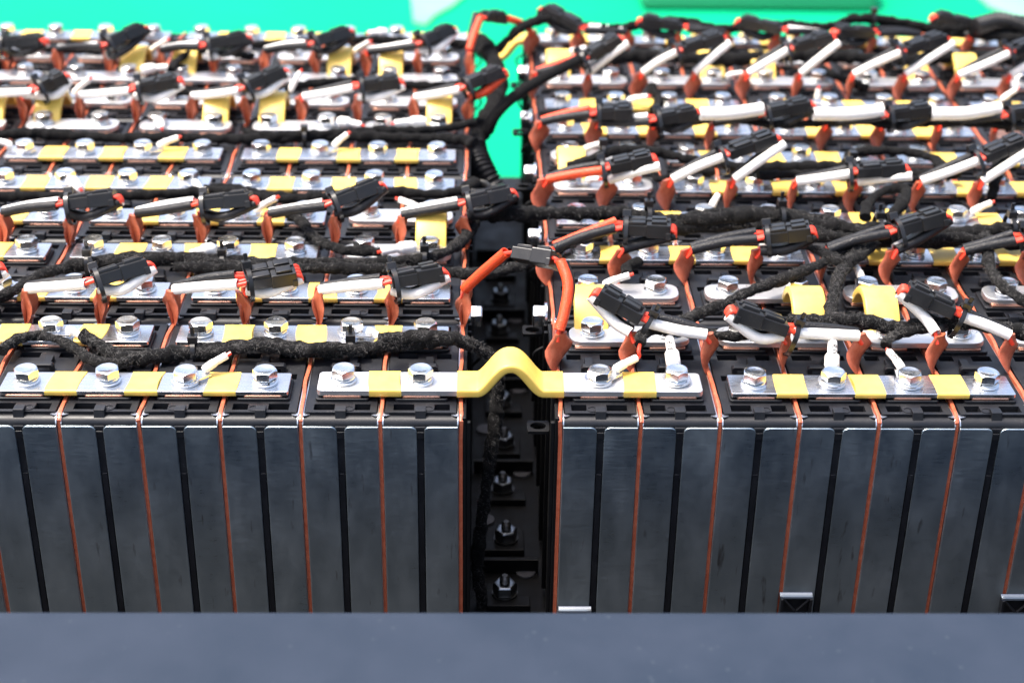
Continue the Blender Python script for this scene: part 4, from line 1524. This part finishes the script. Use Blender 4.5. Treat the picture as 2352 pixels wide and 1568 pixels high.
# corrugated conduit
cp = smooth_path([at(1088, 332, -.006), at(1092, 352, -.010), at(1102, 378, -.014), at(1116, 404, -.019), at(1132, 432, -.026), at(1140, 450, -.034)], 12)
mb = MB()
Ls = [0.0]
for i in range(len(cp) - 1):
    Ls.append(Ls[-1] + (cp[i + 1] - cp[i]).length)
dense = []
for i in range(len(cp) - 1):
    for q in range(4):
        dense.append(cp[i].lerp(cp[i + 1], q / 4))
mb.tube(dense, lambda t, L: 0.0074 + 0.0010 * math.sin(L / 0.0030 * 6.283), 18, True, 1)
o = mb.build('corrugated_conduit', 'rubber', angle=80)
tag(o, 'corrugated black conduit in the gap at the third row', 'conduit')
rg = at(1092, 434, .004)
mb = MB()
mb.tube([rg + V((0.0085 * math.cos(R(a)), 0.0075 * math.sin(R(a)), 0)) for a in range(0, 361, 20)], 0.0014, 8, True, 2, flat=2.2)
o = mb.build('conduit_clamp', 'rubber')
tag(o, 'black ring clamp at the foot of the corrugated conduit', 'clamp')

# right pack
cable([(1100, 492, .010), (1160, 492, .016), (1240, 490, .018), (1330, 490, .018), (1420, 492, .016), (1510, 505, .016), (1600, 506, .018), (1700, 496, .019), (1800, 500, .018), (1900, 520, .016), (1980, 530, .015), (2080, 524, .016), (2180, 540, .016), (2280, 530, .017), (2380, 528, .017)],
      0.0044, 'thick fuzzy black harness along third row of right pack', fuzz=0.5)
cable([(1310, 556), (1360, 540), (1430, 520), (1540, 524), (1640, 520), (1740, 520), (1840, 528), (1930, 546), (2040, 556), (2150, 556), (2260, 548), (2380, 552)], 0.0036, 'fuzzy black cable below the thick harness of right pack', fuzz=0.5, z=.014)
cable([(1560, 506), (1640, 490), (1740, 486), (1830, 496), (1910, 510), (2000, 536), (2100, 548), (2200, 546), (2290, 556), (2370, 560)], 0.0034, 'fuzzy black cable above the thick harness of right pack', fuzz=0.4, z=.018)
cable([(1470, 600, .012), (1440, 612, .012), (1440, 630, .012)], 0.0026, 'short black cable stub at the second cell, second row, right pack', z=.012)
cable([(1560, 742, .012), (1600, 722, .013), (1660, 698, .014), (1724, 668, .015), (1800, 640, .016), (1880, 608, .016), (1940, 578, .016), (1990, 560, .016), (2030, 540, .016)], 0.0029, 'thin fuzzy black cable slanting up over the second row, right pack', fuzz=1.0)
cable([(1908, 735, .016), (1910, 700, .016), (1918, 660, .017), (1930, 628, .017), (1952, 598, .017), (1970, 570, .017)], 0.0032, 'fuzzy black cable running back beside the yellow arch, right pack', fuzz=1.0)
cable([(1820, 556, .016), (1880, 575, .017), (1930, 600, .019), (1970, 590, .018), (2010, 560, .017)], 0.0028, 'short black cable crossing under the harness knot, right pack', fuzz=0.8)
cable([(1812, 738, .016), (1870, 738, .018), (1950, 734, .019), (2010, 742, .017), (2062, 756, .014), (2130, 746, .018), (2200, 740, .019), (2260, 748, .018), (2330, 760, .016), (2400, 775, .014)], 0.0038, 'thick fuzzy black cable behind the front connectors of right pack', fuzz=1.2)
cable([(1470, 790, .018), (1476, 768, .018), (1500, 756, .017), (1560, 760, .013), (1620, 768, .011), (1680, 772, .012), (1740, 768, .012), (1800, 750, .013)], 0.0028, 'fuzzy black cable looping under the front connectors of right pack', fuzz=1.0)
cable([(2033, 794, .012), (2040, 780, .013), (2060, 768, .015), (2100, 758, .017), (2140, 748, .018)], 0.0024, 'short fuzzy black branch to the B40 terminal', fuzz=1.0)
cable([(2262, 540, .018), (2268, 570, .018), (2272, 610, .017), (2292, 645, .016), (2322, 672, .015), (2370, 700, .014)], 0.0030, 'fuzzy black cable bending down at right edge, second row', fuzz=0.9)
cable([(1537, 774, .0168), (1535, 767, .0172), (1530, 756, .0175)], 0.0021, 'short black cable feeding the R18 terminal', fuzz=0.6)
cable([(1912, 782, .0168), (1913, 770, .0172), (1916, 752, .0172), (1912, 735, .0172)], 0.0021, 'short black cable feeding the R15 terminal', fuzz=0.6)
cable([(1306, 384, .018), (1340, 372, .020), (1400, 350, .022), (1450, 344, .022), (1520, 352, .020), (1580, 366, .018), (1650, 376, .016), (1720, 390, .014)], 0.0032, 'black cable arching over the yellow arch, fourth row, right pack')
cable([(1700, 392), (1780, 384), (1880, 382), (1960, 386), (2060, 390), (2130, 402), (2200, 396)], 0.0038, 'black cable along fourth row under the connectors, right pack', z=.014)
cable([(1740, 404), (1820, 400), (1900, 400), (1960, 396), (2060, 408), (2130, 414), (2164, 396), (2150, 368), (2100, 352), (2030, 346), (1960, 352), (1946, 372)], 0.0030, 'looped black cable round the third connector, third row, right pack', z=.018)
cable([(1480, 352, .016), (1500, 380, .014), (1510, 410, .010), (1560, 400, .012), (1640, 392, .013)], 0.0026, 'thin black cable hanging under the first white sleeve, third row, right pack')
cable([(1986, 500, .016), (1994, 468, .018), (2020, 444, .020), (2060, 432, .022), (2082, 440, .022), (2070, 470, .020), (2040, 500, .017)], 0.0030, 'black cable loop standing up from the harness, third row, right pack')
cable([(2310, 340, .020), (2292, 380, .018), (2284, 420, .014), (2278, 455, .008)], 0.0030, 'black cable hanging down near right edge, third row')
cable([(1240, 262), (1300, 258), (1400, 268), (1480, 282), (1560, 285), (1660, 270), (1760, 285), (1860, 284), (1960, 275), (2060, 288), (2180, 280), (2280, 286), (2380, 280)], 0.0026, 'thin black cable along fourth row under the white sleeves, right pack', z=.022)
cable([(1380, 140), (1440, 130), (1540, 132), (1660, 138), (1760, 130), (1860, 128), (1960, 132), (2080, 140), (2200, 130), (2300, 134), (2390, 132)], 0.0050, 'thick black cable along the fifth row of right pack', z=.016)
cable([(1500, 196, .012), (1498, 210, .010), (1515, 228, .008), (1500, 250, .010)], 0.0028, 'short black cable hanging between fifth row cells, right pack')
cable([(1890, 160, .012), (1920, 176, .012), (1960, 190, .010), (1990, 205, .008)], 0.0034, 'short black cable under the fourth connector, fifth row, right pack')
cable([(1140, 118, .012), (1170, 88, .020), (1200, 62, .026), (1250, 44, .026), (1300, 48, .024), (1380, 66, .020), (1440, 64, .020), (1480, 52, .024), (1560, 48, .024), (1640, 66, .020), (1720, 64, .020), (1800, 58, .022), (1900, 62, .022), (1960, 44, .026), (2060, 50, .024), (2160, 66, .022), (2260, 62, .022), (2320, 46, .024), (2390, 52, .024)],
      0.0036, 'black cable snaking along the rear edge of right pack')
cable([(1930, 76), (2010, 66), (2080, 64), (2160, 78), (2240, 80), (2320, 88), (2390, 84)], 0.0034, 'second black cable at the rear right corner', z=.018)
cp = smooth_path([at(2240, 62, .026), at(2290, 50, .028), at(2330, 56, .026), at(2380, 74, .022)], 16)
dense = []
for i in range(len(cp) - 1):
    for q in range(3):
        dense.append(cp[i].lerp(cp[i + 1], q / 3))
mb = MB()
mb.tube(dense, lambda t, L: 0.0062 + 0.0009 * math.sin(L / 0.0034 * 6.283), 16, True, 1)
o = mb.build('corrugated_conduit', 'rubber', angle=80)
tag(o, 'corrugated black conduit at the rear right corner', 'conduit')

# ties round the harness
for (px_, py_, z, dx, r_, lab) in (
        (445, 806, .005, 1, .0046, 'black cable tie round the front cable left of its middle, left pack'),
        (806, 802, .005, 1, .0046, 'black cable tie round the front cable right of its middle, left pack'),
        (203, 606, .010, 1, .0050, 'black cable tie on second row cables above the first connector'),
        (512, 604, .009, 1, .0046, 'black cable tie on second row cables left of the second connector'),
        (975, 596, .009, 1, .0050, 'black cable tie on second row cable near the gap, left pack'),
        (1488, 504, .016, 1, .0078, 'black cable tie on the thick harness beside the first connector, right pack'),
        (1792, 506, .018, 1, .0084, 'black cable tie on the thick harness beside the second connector, right pack'),
        (2016, 532, .015, 1, .0080, 'black cable tie on the thick harness near the cable loop, right pack'),
        (2318, 532, .017, 1, .0084, 'black cable tie on the thick harness near right edge'),
        (700, 318, .006, 1, .0048, 'black cable tie on fourth row cable, left pack'),
        (1384, 352, .021, 1, .0052, 'black cable tie on the cable arching over the yellow arch, right pack'),
        (1955, 388, .014, 1, .0072, 'black cable tie on the fourth row cables near the loop, right pack'),
        (2005, 46, .025, 1, .0050, 'black cable tie on the rear edge cable, right pack')):
    cable_tie(at(px_, py_, z), Vector((1, 0.05, 0)), r_, r_, lab, None, 0.004 if py_ > 450 else 0.0)

# ------------------------------------------------------------------ beyond the packs
p0, p1 = at(940, 14, -0.3296), at(1046, 2, -0.3296)
pts = [at(942, -20, -0.3296), at(1085, -22, -0.3296), at(1040, 18, -0.3296), at(1000, 40, -0.3296), at(978, 62, -0.3296), at(950, 56, -0.3296)]
mb = MB()
mb.loft([[v for v in pts], [v + Vector((0, 0, 0.004)) for v in pts]])
o = mb.build('pale_sheet', 'pale_paint')
tag(o, 'pale grey sheet lying on the green ground behind the left pack', 'sheet')
pts = [at(2230, -20, -0.3296), at(2420, -20, -0.3296), at(2420, 62, -0.3296), at(2330, 44, -0.3296), at(2270, 18, -0.3296)]
mb = MB()
mb.loft([[v for v in pts], [v + Vector((0, 0, 0.004)) for v in pts]])
o = mb.build('pale_sheet', 'pale_paint')
tag(o, 'pale grey sheet on the green ground at the top right corner', 'sheet')

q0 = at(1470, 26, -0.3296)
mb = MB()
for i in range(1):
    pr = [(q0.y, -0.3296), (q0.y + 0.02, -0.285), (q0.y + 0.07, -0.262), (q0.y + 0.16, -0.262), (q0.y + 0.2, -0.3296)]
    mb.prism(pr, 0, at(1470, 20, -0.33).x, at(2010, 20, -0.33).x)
o = mb.build('shade_block', 'shade_green', bevel=0.012, seg=4)  # added block; its darker green stands in for soft shade on the ground
tag(o, 'added low block coloured as shade on the green ground behind the right pack', 'block')
